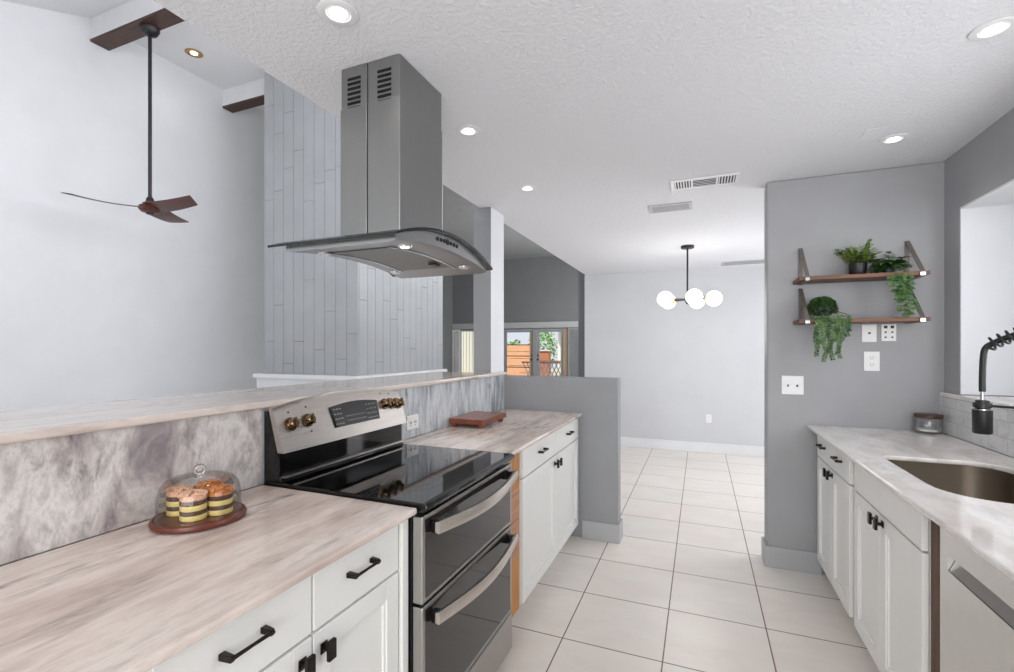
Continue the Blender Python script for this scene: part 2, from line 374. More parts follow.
# far window with vertical blinds and the french doors
b = BM()
for (x0, x1, z0, z1) in ((-8.42, -8.37, .08, 2.06), (-7.77, -7.72, .08, 2.06), (-8.37, -7.77, .08, .13), (-8.37, -7.77, 2.01, 2.06)): box(b, x0, x1, YG+.03, YG+.1, z0, z1)
wn = struct('window_2', b, M['grey_trim']); obj('pane', box(BM(), -8.37, -7.77, YG+.06, YG+.066, .13, 2.01), M['pane'], wn)
def door(name, x0, x1, bars, knobx):
    b = BM(); s = .10; y0, y1 = YG+.03, YG+.075
    box(b, x0, x0+s, y0, y1, .01, 2.03); box(b, x1-s, x1, y0, y1, .01, 2.03); box(b, x0+s, x1-s, y0, y1, 1.95, 2.03); box(b, x0+s, x1-s, y0, y1, .01, .25)
    d = struct(name, b, M['wall_mid'])
    obj('pane', box(BM(), x0+s, x1-s, y0+.02, y0+.026, .25, 1.95), M['pane'], d)
    for z, h, m in bars: obj('glazing_bar', box(BM(), x0+s, x1-s, y0-.004, y1+.004, z-h/2, z+h/2), m, d)
    h = BM(); sphere(h, (knobx, y0-.05, .98), .035, 12, 8); cyl(h, (knobx, y0, .98), (knobx, y0-.04, .98), .015, 8); cyl(h, (knobx, y0, 1.12), (knobx, y0-.03, 1.12), .03, 10)
    obj('door_knob', h, M['black'], d, True)
    return d
door('door_1', -6.60, -5.49, [(1.50, .03, M['bronze']), (1.10, .03, M['bronze']), (.70, .03, M['bronze'])], -5.54)
door('door_2', -5.35, -4.38, [(.92, .06, M['jamb_wood'])], -5.30)
b = BM(); box(b, -4.38, -4.22, YG-.01, YG+.1, 0, 2.04); struct('trim_5', b, M['jamb_wood'])
b = BM(); box(b, -5.49, -5.35, YG-.02, YG+.1, 0, 2.04); struct('trim_6', b, M['wall_mid'])
b = BM(); box(b, -5.60, -5.545, YG-.012, YG+.03, 0.25, 1.95); 
struct('trim_7', b, M['jamb_wood'])

# ------------------------------------------------------------------ garden beyond the doors
struct('ground_patio', box(BM(), -14, 3, YG+.2, 30, -.1, -.02), M['grass'])
t_ = thing('garden_fence', (-7.9, 18.9, 0), 'orange cedar board fence in the garden beyond the left french door', 'fence')
for i in range(5): obj('fence_board', box(BM(), -9.2, -6.62, 18.9, 18.93, .05+i*.30, .33+i*.30), M['terracotta_fence'], t_)
for x in (-9.1, -7.9, -6.68): obj('fence_post', box(BM(), x-.05, x+.05, 18.93, 19.03, -.02, 1.62), M['terracotta_fence'], t_)
t_ = thing('garden_wall', (-6.2, 20, 0), 'low salmon brick planter wall seen through the right french door', 'wall')
obj('wall_body', box(BM(), -7.6, -6.2, 20.0, 20.3, -.02, 1.25), M['brickwall'], t_); obj('coping', box(BM(), -7.65, -6.15, 19.96, 20.34, 1.25, 1.31), M['stucco'], t_)
t_ = thing('neighbour_house', (-4.6, 26, 0), 'pale stucco house wall behind the garden greenery', 'house')
obj('house_wall', box(BM(), -7.5, -.5, 26, 26.4, -.02, 2.6), M['stucco'], t_); obj('roof', prism(BM(), [(25.4, 2.55), (28.5, 4.2), (28.5, 4.35), (25.3, 2.7)], -8.0, 0, 'x'), M['vent_grey'], t_)
def shrub(loc, rad, h, label, n=260):
    r = thing('garden_shrub', loc, label, 'shrub', None); rnd = random.Random(int(loc[0]*100+h*10))
    b = BM()
    for i in range(n):
        a, e, q = rnd.uniform(0, 2*PI), rnd.uniform(-1, 1), rnd.uniform(.55, 1)
        c = Vector((loc[0]+rad*q*math.cos(a)*math.sqrt(1-e*e), loc[1]+rad*q*math.sin(a)*math.sqrt(1-e*e), loc[2]+h*.62+h*.42*q*e))
        M3 = Matrix.Rotation(rnd.uniform(0, 6), 3, 'X') @ Matrix.Rotation(rnd.uniform(0, 6), 3, 'Z')
        s = rnd.uniform(.06, .11)
        vs = [b.verts.new(c + M3 @ Vector(p)) for p in ((0, -s, 0), (s*.45, 0, .01), (0, s, 0), (-s*.45, 0, .01))]; b.faces.new(vs)
    obj('foliage', b, M['leaf_out'], r)
    obj('trunk', cyl(BM(), (loc[0], loc[1], -.02), (loc[0], loc[1], h*.6), .03, 8), M['stem'], r)
shrub((-7.6, 19.42, 0), .40, 1.75, 'bright green bush showing above the orange fence', 420)
shrub((-7.2, 22.2, 0), .75, 2.3, 'leafy green tree on the left behind the salmon planter wall, through the right french door', 620)
shrub((-5.6, 22.6, 0), .75, 2.6, 'taller leafy green tree right of the salmon planter wall, through the right french door', 620)
t_ = thing('lattice_screen', (-5.6, 17.0, 0), 'white lattice screen outside the lower right french door', 'screen')
b = BM()
for i in range(10):
    for s in (1, -1):
        x = -6.1+i*.16
        p0, p1 = (x, -.02), (x+s*.0001, .82)
        q0 = (x-.2*s, -.02); q1 = (x+.2*s, .82)
        prism(b, [(q0[0]-.02, q0[1]), (q0[0]+.02, q0[1]), (q1[0]+.02, q1[1]), (q1[0]-.02, q1[1])], 17.0 + (.012 if s > 0 else 0), 17.01+(.012 if s > 0 else 0), 'y')
obj('lattice', b, M['white_trim'], t_); obj('rail', box(BM(), -6.35, -4.5, 16.98, 17.04, .82, .87), M['brickwall'], t_)

# ================================================================== GREAT ROOM THINGS
# shiplap fireplace mass
BX0, BX1, BY0, BY1 = -4.57, -3.25, 3.90, 5.62; ZL = 1.105
core = box(BM(), BX0+.02, BX1-.02, BY0+.02, BY1, ZL, HL-.001); sl = struct('wall_shiplap', core, M['groove'])
def planks(bm, a0, a1, n, put, seed):
    rnd = random.Random(seed); w_ = (a1-a0)/n; g_ = .005
    for i in range(n):
        z = ZL
        cuts = sorted([rnd.uniform(.1, 1.2)+k*1.25 for k in range(3)])
        for c in cuts+[HL-ZL-.002]:
            z2 = ZL+c; put(bm, a0+i*w_+g_/2, a0+(i+1)*w_-g_/2, z+.002, z2-.002); z = z2
b = BM(); planks(b, BX0, BX1, 9, lambda bm, p, q, r, s: box(bm, p, q, BY0, BY0+.02, r, s), 3); obj('plank_front', b, M['shiplap'], sl)
b = BM(); planks(b, BY0+.02, BY1, 13, lambda bm, p, q, r, s: box(bm, BX1-.02, BX1, p, q, r, s), 5); obj('plank_side', b, M['shiplap'], sl)
# white plinth and ledge round the mass
struct('wall_plinth', box(BM(), BX0-.03, BX1+.03, BY0-.07, BY1-.02, 0, ZL-.045), M['wall_light'])
struct('trim_8', box(BM(), BX0-.06, BX1+.06, BY0-.10, BY1+.02, ZL-.045, ZL), M['white_trim'], .003)

# beams
def beam(y0, y1, zb, label):
    t_ = thing('ceiling_beam', ((XL+SOF)/2, (y0+y1)/2, zb), label, 'beam', 'ceiling beams in the living room')
    obj('beam_casing', box(BM(), XL, SOF-.001, y0, y1, zb+.022, HL-.001), M['white_trim'], t_)
    obj('wood_soffit_board', box(BM(), XL, SOF-.001, y0-.004, y1+.004, zb, zb+.022), M['dark_wood'], t_, label='dark walnut underside board')
beam(2.70, 2.85, 4.36, 'white boxed ceiling beam with dark wood underside carrying the ceiling fan')
beam(4.07, 4.20, 4.36, 'white boxed ceiling beam with dark wood underside, running behind the shiplap mass')

# ceiling fan
fx, fy = -4.735, 2.80; fz = 2.695
t_ = thing('ceiling_fan', (fx, fy, fz), 'dark wood three-blade ceiling fan on a long black rod', 'ceiling fan')
obj('canopy', lathe(BM(), (fx, fy, 4.36), [(.03, -.07), (.055, -.055), (.075, -.02), (.078, -.001)], 24), M['black'], t_, True)
obj('downrod', cyl(BM(), (fx, fy, fz+.06), (fx, fy, 4.30), .015, 12), M['black'], t_, True)
obj('motor_housing', lathe(BM(), (fx, fy, fz), [(.025, .09), (.032, .06), (.05, .035), (.085, .01), (.09, -.015), (.07, -.04), (.03, -.05)][::-1], 28), M['fan_wood'], t_, True)
obj('hub_cap', lathe(BM(), (fx, fy, fz), [(.012, -.066), (.03, -.06), (.032, -.048)], 20), M['black'], t_, True)
obj('coupling', lathe(BM(), (fx, fy, fz), [(.034, .055), (.03, .08), (.018, .10)], 20), M['black'], t_, True)
for k in range(3):
    a = math.radians(119+120*k); b = BM(); R = .56
    N = 14; top = []; bot = []
    for i in range(N+1):
        s = i/N; r = .04+s*(R-.04)
        w_ = .088-.020*s
        zc = .0-.012*math.sin(PI*s)+.012*s*s; tw = -.25
        sweep = .04*s*s
        for lst, dz in ((top, .006), (bot, -.006)):
            row = []
            for u in (-1, -.5, 0, .5, 1):
                lx, ly = r-.05*u*s, sweep+u*w_
                z = zc+tw*u*w_+dz*(1-.6*u*u)
                row.append(b.verts.new((fx+lx*math.cos(a)-ly*math.sin(a), fy+lx*math.sin(a)+ly*math.cos(a), fz+z)))
            lst.append(row)
    for i in range(N):
        for j in range(4):
            b.faces.new((top[i][j], top[i+1][j], top[i+1][j+1], top[i][j+1])); b.faces.new((bot[i][j], bot[i][j+1], bot[i+1][j+1], bot[i+1][j]))
        b.faces.new((top[i][0], bot[i][0], bot[i+1][0], top[i+1][0])); b.faces.new((top[i][4], top[i+1][4], bot[i+1][4], bot[i][4]))
    b.faces.new([*top[0], *bot[0][::-1]]); b.faces.new([*top[N][::-1], *bot[N]])
    obj('fan_blade', b, M['fan_wood'], t_, True)

# plantation shutters in the far openings
def shutter(x0, x1, z0, z1, n, label, mat, y=YG-.06):
    t_ = thing('plantation_shutter', ((x0+x1)/2, y, z0), label, 'shutter')
    b = BM(); s = .05
    box(b, x0, x0+s, y-.02, y+.015, z0, z1); box(b, x1-s, x1, y-.02, y+.015, z0, z1); box(b, x0+s, x1-s, y-.02, y+.015, z0, z0+.07); box(b, x0+s, x1-s, y-.02, y+.015, z1-.07, z1)
    obj('shutter_frame', b, mat, t_)
    for i in range(n):
        z = z0+.075+(z1-z0-.15)*(i+.5)/n; h = (z1-z0-.15)/n*.46
        obj('louvre', prism(BM(), [(y-.028, z-h), (y-.022, z-h), (y+.024, z+h), (y+.018, z+h)], x0+s+.002, x1-s-.002, 'x'), mat, t_)
    obj('tilt_rod', box(BM(), (x0+x1)/2-.01, (x0+x1)/2+.01, y-.045, y-.03, z0+.15, z1-.15), mat, t_)
shutter(-8.68, -8.36, .05, 2.08, 26, 'pale louvred shutter folded beside the far left window', M['white_trim'])
shutter(-4.19, -3.50, .10, 2.08, 24, 'grey louvred shutter panel right of the french doors', M['wall_mid'])
t_ = thing('siding_wall', (-8.9, YG+1.6, -.02), 'cream board-and-batten wall outside the far left window', 'wall')
obj('siding', box(BM(), -10.6, -7.4, YG+1.6, YG+1.7, -.02, 2.9), M['siding'], t_)
for i in range(22): obj('batten', box(BM(), -10.5+i*.14, -10.492+i*.14, YG+1.585, YG+1.5995, -.02, 2.9), M['vent_grey'], t_)

# ================================================================== COUNTERS
XS = -1.42   # backsplash face
def edge_counter(bm, x0, x1, y0, y1): return box(bm, x0, x1, y0, y1, .895, .915)
tag(obj('countertop', edge_counter(BM(), XS+.001, -.781, -1.2, 1.203), M['marble_counter'], bevel=.007, seg=3), 'warm beige veined marble countertop holding the glass cake dome', 'countertop')
tag(obj('countertop', edge_counter(BM(), XS+.001, -.795, 1.936, 3.409), M['marble_counter'], bevel=.007, seg=3), 'marble countertop beyond the range under the wooden board', 'countertop')
tag(obj('backsplash', box(BM(), XS-.02, XS, -1.2, 1.203, .9155, 1.181), M['marble_splash']), 'cloudy purple-grey marble backsplash slab behind the cake dome', 'backsplash')
tag(obj('backsplash', box(BM(), XS-.02, XS, 1.204, 3.409, .9155, 1.181), M['marble_splash_far']), 'blue-grey streaked marble backsplash slab behind the range and wooden board', 'backsplash')
b = BM(); prism(b, [(-1.905, -1.2), (-1.397, -1.2), (-1.397, 3.409), (-1.4555, 3.409), (-1.4555, 3.230), (-1.905, 3.230)], 1.1815, 1.206)
tag(obj('raised_bar_top', b, M['marble_bar'], bevel=.008, seg=3), 'long glossy marble raised bar top above the backsplash', 'bar top')
# right counter with sink cut-out
def rrect(x0, x1, y0, y1, rs, n=8):
    pts = []
    for (cx_, cy_, r, a0) in ((x1, y1, rs[0], 0), (x0, y1, rs[1], 90), (x0, y0, rs[2], 180), (x1, y0, rs[3], 270)):
        sx_, sy_ = (1 if cx_ == x1 else -1), (1 if cy_ == y1 else -1)
        for i in range(n+1):
            a = math.radians(a0+90*i/n); pts.append((cx_-sx_*r+r*math.cos(a), cy_-sy_*r+r*math.sin(a)))
    return pts
hole = rrect(.738, 1.135, 1.93, 2.572, (.12, .05, .16, .10))
b = BM(); z0, z1 = .895, .915
outer = [(.612, -1.2), (1.258, -1.2), (1.258, 3.414), (.612, 3.414)]
for z in (z0, z1):
    vo = [b.verts.new((x, y, z)) for x, y in outer]; vh = [b.verts.new((x, y, z)) for x, y in hole]
    es = [b.edges.new((vo[i], vo[(i+1) % 4])) for i in range(4)]+[b.edges.new((vh[i], vh[(i+1) % len(vh)])) for i in range(len(vh))]
    bmesh.ops.triangle_fill(b, use_beauty=True, edges=es, use_dissolve=False)
    if z == z0: lo, lh = vo, vh
    else: ho, hh = vo, vh
for L, H_ in ((lo, ho), (lh, hh)):
    for i in range(len(L)): b.faces.new((L[i], L[(i+1) % len(L)], H_[(i+1) % len(L)], H_[i]))
tag(obj('countertop', b, M['marble_white'], bevel=.007, seg=3), 'white marble countertop around the sink', 'countertop')
tag(obj('backsplash', box(BM(), 1.259, XR, -1.2, 3.415, .9155, 1.118), M['subway']), 'white marble subway tile backsplash under the window sill', 'backsplash')
# sink
sk = thing('kitchen_sink', (.936, 2.25, .66), 'undermount stainless steel sink in the white marble counter', 'sink')
b = BM(); prev = None
for off, z in ((.02, .8940), (.004, .8940), (.006, .74), (-.012, .695), (-.06, .675)):
    pts = rrect(.738-off, 1.135+off, 1.93-off, 2.572+off, tuple(max(.03, r+off) for r in (.12, .05, .16, .10)))
    ring = [b.verts.new((x, y, z)) for x, y in pts]
    if prev: 
        for i in range(len(ring)): b.faces.new((prev[i], prev[(i+1) % len(ring)], ring[(i+1) % len(ring)], ring[i]))
    prev = ring
b.faces.new(prev); o = obj('bowl', b, M['steel_sink'], sk, True)
sm = o.modifiers.new('solid', 'SOLIDIFY'); sm.thickness = .002; sm.offset = 1
obj('drain', lathe(BM(), (.94, 2.25, .676), [(.045, .001), (.042, .004), (.02, .002)], 24), M['chrome'], sk, True)

# ================================================================== CABINETS
def shaker(bm, xf, d, y0, y1, z0, z1, st=.055):
    """door slab; xf = visible face x, d = +1 face looks to +x"""
    xb = xf-d*.019; lo, hi = min(xf, xb), max(xf, xb)
    box(bm, lo, hi, y0, y0+st, z0, z1); box(bm, lo, hi, y1-st, y1, z0, z1)
    box(bm, lo, hi, y0+st, y1-st, z0, z0+st); box(bm, lo, hi, y0+st, y1-st, z1-st, z1)
    xi = xf-d*.005; box(bm, min(xi, xb), max(xi, xb), y0+st, y0+st+.010, z0+st, z1-st); box(bm, min(xi, xb), max(xi, xb), y1-st-.010, y1-st, z0+st, z1-st)
    box(bm, min(xi, xb), max(xi, xb), y0+st+.010, y1-st-.010, z0+st, z0+st+.010); box(bm, min(xi, xb), max(xi, xb), y0+st+.010, y1-st-.010, z1-st-.010, z1-st)
    xp = xf-d*.011; box(bm, min(xp, xb), max(xp, xb), y0+st+.010, y1-st-.010, z0+st+.010, z1-st-.010)
    return bm
def pull(parent, xf, d, yc, z, L=.10):
    b = BM(); x1 = xf+d*.027
    for s in (-1, 1):
        y = yc+s*L/2
        prism(b, [(xf+d*.0005, y-.007), (xf+d*.0005, y+.007), (x1+d*.002, y-s*.001+.0045), (x1+d*.002, y-s*.001-.0045)], z-.0065, z+.0065)
    tube(b, [(x1, yc-L/2-.003, z), (x1, yc-L/2+.01, z), (x1, yc, z), (x1, yc+L/2-.01, z), (x1, yc+L/2+.003, z)], [.0055, .0045, .0038, .0045, .0055], 8)
    return obj('pull_handle', b, M['bronze'], parent, bevel=.002)
def knob(parent, xf, d, y, z):
    b = BM(); cyl(b, (xf+d*.0005, y, z), (xf+d*.022, y, z), .007, 10)
    box(b, min(xf+d*.0005, xf+d*.004), max(xf+d*.0005, xf+d*.004), y-.011, y+.011, z-.013, z+.013)
    x0, x1 = xf+d*.020, xf+d*.030; box(b, min(x0, x1), max(x0, x1), y-.012, y+.012, z-.023, z+.023)
    return obj('knob', b, M['bronze'], parent, bevel=.002)
def cabinet(name, y0, y1, xc, xb, d, splits, label, zt=.8945, drawers=True, pulls=True, stile=(.02, .02), knobz=.704, group=None, hollow=False):
    """xc = face frame plane; doors stand 19 mm proud"""
    t_ = thing(name, ((xc+xb)/2, (y0+y1)/2, 0), label, 'cabinet', group)
    b = BM()
    if hollow:
        for q in ((xc, xb, y0, y0+.018, .10, zt), (xc, xb, y1-.018, y1, .10, zt), (xc, xb, y0+.018, y1-.018, .10, .118), (xc, xc-d*.018, y0+.018, y1-.018, .118, zt)): box(b, min(q[:2]), max(q[:2]), *q[2:])
    else: box(b, min(xc, xb), max(xc, xb), y0, y1, .10, zt)
    k0, k1 = xc-d*.07, xb; box(b, min(k0, k1), max(k0, k1), y0, y1, 0, .0999)
    obj('cabinet_body', b, M['cabinet'], t_)
    xf = xc+d*.020; yy = [y0+stile[0]]+splits+[y1-stile[1]]; n = len(yy)-1; zd = .735
    for i in range(n):
        a, c = yy[i]+.0025, yy[i+1]-.0025; m = (a+c)/2
        if drawers:
            b = box(BM(), min(xf, xf-d*.019), max(xf, xf-d*.019), a, c, zd+.004, zt-.012); dr = obj('drawer', b, M['cabinet'], t_, bevel=.003)
            if pulls: pull(dr, xf, d, m-(.006 if xc < 0 and y1 < 1.5 else 0), .821, .090)
        dr = obj('door', shaker(BM(), xf, d, a, c, .108, zd-.003), M['cabinet'], t_, bevel=.002)
        if i % 2 == 0: ky = c-.030
        else: ky = a+.030
        knob(dr, xf, d, ky, knobz if d < 0 else knobz-.017)
    return t_
nc = cabinet('base_cabinet', .475, 1.202, -.842, XS+.001, 1, [.832], 'white base cabinet with two bronze-pulled drawers left of the range', stile=(.012, .036))
obj('end_stile', box(BM(), -.8415, -.813, 1.171, 1.202, .10, .8945), M['cabinet'], nc, bevel=.002)
cabinet('base_cabinet', -.27, .474, -.842, XS+.001, 1, [.10], 'white base cabinet at the lower left edge, under the near end of the marble counter', stile=(.012, .012))
cabinet('base_cabinet', 2.195, 3.395, -.842, XS+.001, 1, [2.80], 'white base cabinet between the range and the grey half wall', stile=(.018, .015))
cabinet('base_cabinet', 2.64, 3.395, .678, 1.258, -1, [3.045], 'white base cabinet with two small drawers beside the shelf wall', stile=(.062, .02))
cabinet('sink_base_cabinet', 1.862, 2.638, .678, 1.258, -1, [2.288], 'white sink cabinet with two plain false drawer fronts', pulls=False, stile=(.043, .006), hollow=True)
# end filler wood beside the range
t_ = thing('raw_pine_filler', (-.9, 2.1, 0), 'raw orange pine filler between the range and the white cabinet', 'wood filler')
for z0_, z1_ in ((.10, .36), (.362, .55), (.552, .70), (.702, .8945)):
    obj('wood_block', box(BM(), -1.38, -.832, 1.946, 2.193, z0_, z1_), M['raw_wood'] if z0_ in (.10, .702) else M['raw_wood_pale'], t_, bevel=.002)
obj('plinth_block', box(BM(), -1.38, -.90, 1.946, 2.193, 0, .099), M['raw_wood'], t_)
t_ = tag(obj('brown_wood_strip', box(BM(), .664, 1.2, 1.775, 1.860, .0, .8945), M['brown_gap']), 'rough brown wood strip between sink cabinet and dishwasher', 'wood filler')

# dishwasher
dw = thing('dishwasher', (.95, 1.41, 0), 'stainless steel dishwasher with a pocket handle under the white counter', 'dishwasher')
obj('tub', box(BM(), .700, 1.24, 1.18, 1.760, .10, .888), M['black_plastic'], dw)
obj('toe_kick', box(BM(), .74, 1.24, 1.18, 1.760, 0, .099), M['black_plastic'], dw)
b = BM(); xf = .652; ya, yb = 1.175, 1.766
box(b, xf, .698, ya, yb, .803, .886); box(b, xf, .698, ya, yb, .105, .757); box(b, xf, .698, ya, 1.23, .757, .803); box(b, xf, .698, 1.720, yb, .757, .803); box(b, .690, .698, 1.23, 1.720, .757, .803)
obj('door', b, M['steel_dw'], dw)
obj('pocket_handle', prism(BM(), [(xf+.003, .758), (.689, .760), (.689, .802), (xf+.022, .802)], 1.232, 1.718, 'y'), M['steel_z'], dw, label='recessed darker steel pocket handle')

# ================================================================== RANGE
RY0, RY1 = 1.208, 1.930
rg = thing('electric_range', (-1.07, (RY0+RY1)/2, 0), 'stainless double-oven electric range with a black glass cooktop', 'stove')
obj('range_body', box(BM(), -1.385, -.805, RY0, RY1, .03, .895), M['black_plastic'], rg)
for y in (RY0+.04, RY1-.06): 
    for x in (-1.33, -.87): obj('foot', box(BM(), x, x+.03, y, y+.03, 0, .0295), M['black_plastic'], rg)
# cooktop
b = BM(); prism(b, [(-1.418, .8955), (-.790, .8955), (-.762, .899), (-.753, .912), (-.757, .922), (-.770, .926), (-1.418, .926)], RY0+.001, RY1+.004, 'y')
ct = obj('cooktop', b, M['black_glass'], rg, bevel=.002)
t = NT('burner_marks'); t.set((58, 58, 60), .1); M['burner'] = t.m
for (x, y, r) in ((-1.20, 1.42, .085), (-1.20, 1.78, .085), (-.93, 1.40, .11), (-.93, 1.79, .095), (-1.22, 1.60, .05)):
    b = BM(); n = 40
    for rr in (r, r*.66):
        a_ = [b.verts.new((x+rr*math.cos(2*PI*i/n), y+rr*math.sin(2*PI*i/n), .9264)) for i in range(n)]; c_ = [b.verts.new((x+(rr-.0015)*math.cos(2*PI*i/n), y+(rr-.0015)*math.sin(2*PI*i/n), .9264)) for i in range(n)]
        for i in range(n): b.faces.new((a_[i], a_[(i+1) % n], c_[(i+1) % n], c_[i]))
    obj('burner_ring', b, M['burner'], ct)
# back guard : black riser and sloped steel panel with arched top
b = BM(); prism(b, [(-1.418, .9265), (-1.335, .9265), (-1.345, .945), (-1.345, 1.0275), (-1.355, 1.0275), (-1.400, 1.170), (-1.418, 1.170)], RY0+.001, RY1+.003, 'y')
obj('riser', b, M['black_glass'], rg, bevel=.003)
obj('riser_trim', box(BM(), -1.3445, -1.327, RY0+.01, RY1-.01, .940, .947), M['steel'], rg)
def face_pt(s, z):   # s 0..1 along y, z height -> x on sloped face
    return -1.325-(z-1.03)*(.052/.155)
def ztop(y): 
    q = (y-(RY0+RY1)/2)/((RY1-RY0)/2); return 1.211-.030*q*q
b = BM(); N = 24; fr = []; bk = []
for i in range(N+1):
    y = RY0+(RY1-RY0+.014)*i/N; zt = ztop(y)
    fr.append([b.verts.new((face_pt(0, z), y, z)) for z in (1.028, 1.03+(zt-1.03)*.5, zt-.012)]+[b.verts.new((face_pt(0, zt)-.006, y, zt))])
    bk.append([b.verts.new((-1.352, y, 1.028)), b.verts.new((-1.3955, y, zt))])
for i in range(N):
    for j in range(3): b.faces.new((fr[i][j], fr[i+1][j], fr[i+1][j+1], fr[i][j+1]))
    b.faces.new((fr[i][3], fr[i+1][3], bk[i+1][1], bk[i][1])); b.faces.new((bk[i][0], bk[i][1], bk[i+1][1], bk[i+1][0])); b.faces.new((fr[i][0], bk[i][0], bk[i+1][0], fr[i+1][0]))
for i in (0, N): b.faces.new([*fr[i], bk[i][1], bk[i][0]])
cp = obj('control_panel', b, M['steel'], rg, True)
nrm = Vector((1, 0, .052/.155)).normalized()
def onface(y, z, off=0): return Vector((face_pt(0, z), y, z))+nrm*off
def face_quad(pts, th, off=.0004):
    b = BM(); a_ = [b.verts.new(onface(y, z, off)) for y, z in pts]; c_ = [b.verts.new(onface(y, z, off+th)) for y, z in pts]
    for i in range(len(pts)): b.faces.new((a_[i], a_[(i+1) % len(pts)], c_[(i+1) % len(pts)], c_[i]))
    b.faces.new(a_); b.faces.new(c_[::-1]); return b
ds = obj('display', face_quad([(1.472, 1.074), (1.752, 1.074), (1.762, 1.154)]+[(1.762-.300*i/8, 1.154+.012*math.sin(PI*i/8)) for i in range(1, 8)]+[(1.462, 1.154)], .003), M['black_glass'], cp)
t = NT('legend_grey'); t.set((150, 152, 150), .5); M['legend'] = t.m
b = BM(); rnd = random.Random(4)
def mark(b, y, z, w_, h_, off=.0036):
    vs = [b.verts.new(onface(y+p, z+q, off)) for p, q in ((-w_, -h_), (w_, -h_), (w_, h_), (-w_, h_))]; b.faces.new(vs)
for r_ in range(2):
    for i in range(9): mark(b, 1.552+i*.0135, 1.092+r_*.018, .0045, .0016)
obj('button_legend', b, M['legend'], ds)
b = BM()
for r_ in range(4):
    for i in range(3): mark(b, 1.487+i*.017, 1.086+r_*.019, .006, .0022)
obj('button_legend', b, M['legend'], ds)
b = BM()
for r_ in range(4):
    for i in range(4): mark(b, 1.684+i*.018, 1.086+r_*.019, .005, .0022)
obj('button_legend', b, M['legend'], ds)
for y, z in ((1.264, 1.118), (1.344, 1.121), (1.812, 1.132), (1.862, 1.128), (1.912, 1.123)):
    b = BM(); c0 = onface(y, z, .0004); 
    tube(b, [c0, c0+nrm*.006, c0+nrm*.0065, c0+nrm*.026, c0+nrm*.030], [.025, .025, .020, .018, .014], 20)
    k_ = obj('control_knob', b, M['knob_bronze'], cp, True)
    b = BM(); box(b, -.004, .004, -.004, .004, -.019, .019)
    q = nrm.to_track_quat('X', 'Z').to_matrix(); 
    for v in b.verts: v.co = q @ v.co + c0+nrm*.032
    obj('knob_grip', b, M['knob_bronze'], k_, bevel=.001)
b = BM()
for y, z in ((1.268, 1.160), (1.352, 1.170), (1.352, 1.082), (1.80, 1.180), (1.86, 1.174)): mark(b, y, z, .004, .003, .0008)
obj('dial_marks', b, M['black'], cp)
# oven doors
def oven(z0, z1, hz):
    xf = -.768
    b = BM(); st = .018; box(b, -.803, xf, RY0, RY0+st, z0, z1); box(b, -.803, xf, RY1-.012, RY1, z0, z1); box(b, -.803, xf, RY0+st, RY1-.012, z1-.014, z1); box(b, -.803, xf, RY0+st, RY1-.012, z0, z0+.012)
    box(b, -.803, -.795, RY0+st, RY1-.012, z0+.012, z1-.014)
    d = obj('oven_door', b, M['steel_z'], rg, bevel=.003)
    obj('door_glass', box(BM(), -.794, xf-.002, RY0+st+.001, RY1-.013, z0+.013, z1-.015), M['oven_glass'], d)
    # bowed handle band
    b = BM(); N = 24; rows = []
    for i in range(N+1):
        s = i/N; y = RY0+.040+(RY1-RY0-.055)*s; bow = math.sin(PI*s)
        x = xf+.026+.032*bow; z = hz-.012*bow+.006; hh = .019+.002*bow
        rows.append([b.verts.new((x+p, y, z+q)) for p, q in ((-.006, -hh*.8), (.006, -hh), (.012, 0), (.006, hh), (-.006, hh*.8))])
    for i in range(N):
        for j in range(5): b.faces.new((rows[i][j], rows[i+1][j], rows[i+1][(j+1) % 5], rows[i][(j+1) % 5]))
    b.faces.new(rows[0]); b.faces.new(rows[N][::-1])
    h = obj('oven_handle', b, M['steel'], d, True)
    for y in (RY0+.058, RY1-.035):
        obj('handle_mount', box(BM(), xf+.0005, xf+.026, y-.012, y+.012, hz-.016, hz+.02), M['black_plastic'], d, bevel=.003)
t = NT('oven_glass'); t.set((30, 28, 27), .05); M['oven_glass'] = t.m
t.b.inputs['Specular IOR Level'].default_value = .8
oven(.622, .885, .838); oven(.235, .612, .562)
b = BM(); box(b, -.803, -.766, RY0, RY1, .075, .228)
dw_ = obj('storage_drawer', b, M['steel_z'], rg, bevel=.004)

# ================================================================== HOOD
CX0, CX1, CY0, CY1 = -1.268, -.997, 1.42, 1.722
hd = thing('range_hood', (-1.12, 1.545, 1.70), 'stainless island range hood with curved glass canopy above the stove', 'range hood')
HY = 1.545; HW = .352; RAD = .94; ZP = 1.806
def arc(y): return ZP-(RAD-math.sqrt(RAD*RAD-(y-HY)**2))
xm = -1.142; ZJ = 2.297
for (a_, c_) in ((CX0, xm-.002), (xm+.002, CX1)):
    ch = obj('chimney_cover', box(BM(), a_, c_, CY0, CY1, arc(CY0)+.012, ZJ), M['steel_chimney'], hd, bevel=.003)
    bb = box(BM(), a_+.003 if a_ == CX0 else a_, c_-.003 if c_ == CX1 else c_, CY0+.003, CY1-.003, ZJ+.0003, HC-.001); cu = obj('upper_chimney_cover', bb, M['steel_chimney'], hd, bevel=.002)
    xc_ = (a_+c_)/2+.002
    for i in range(8): obj('vent_slot', box(BM(), xc_-.030, xc_+.030, CY0+.0012, CY0+.0026, 2.405-i*.0185-.0055, 2.405-i*.0185+.0045), M['slot_black'], cu)
obj('chimney_core', box(BM(), CX0+.01, CX1-.01, CY0+.01, CY1-.01, arc(CY0)+.01, HC-.002), M['black'], hd)
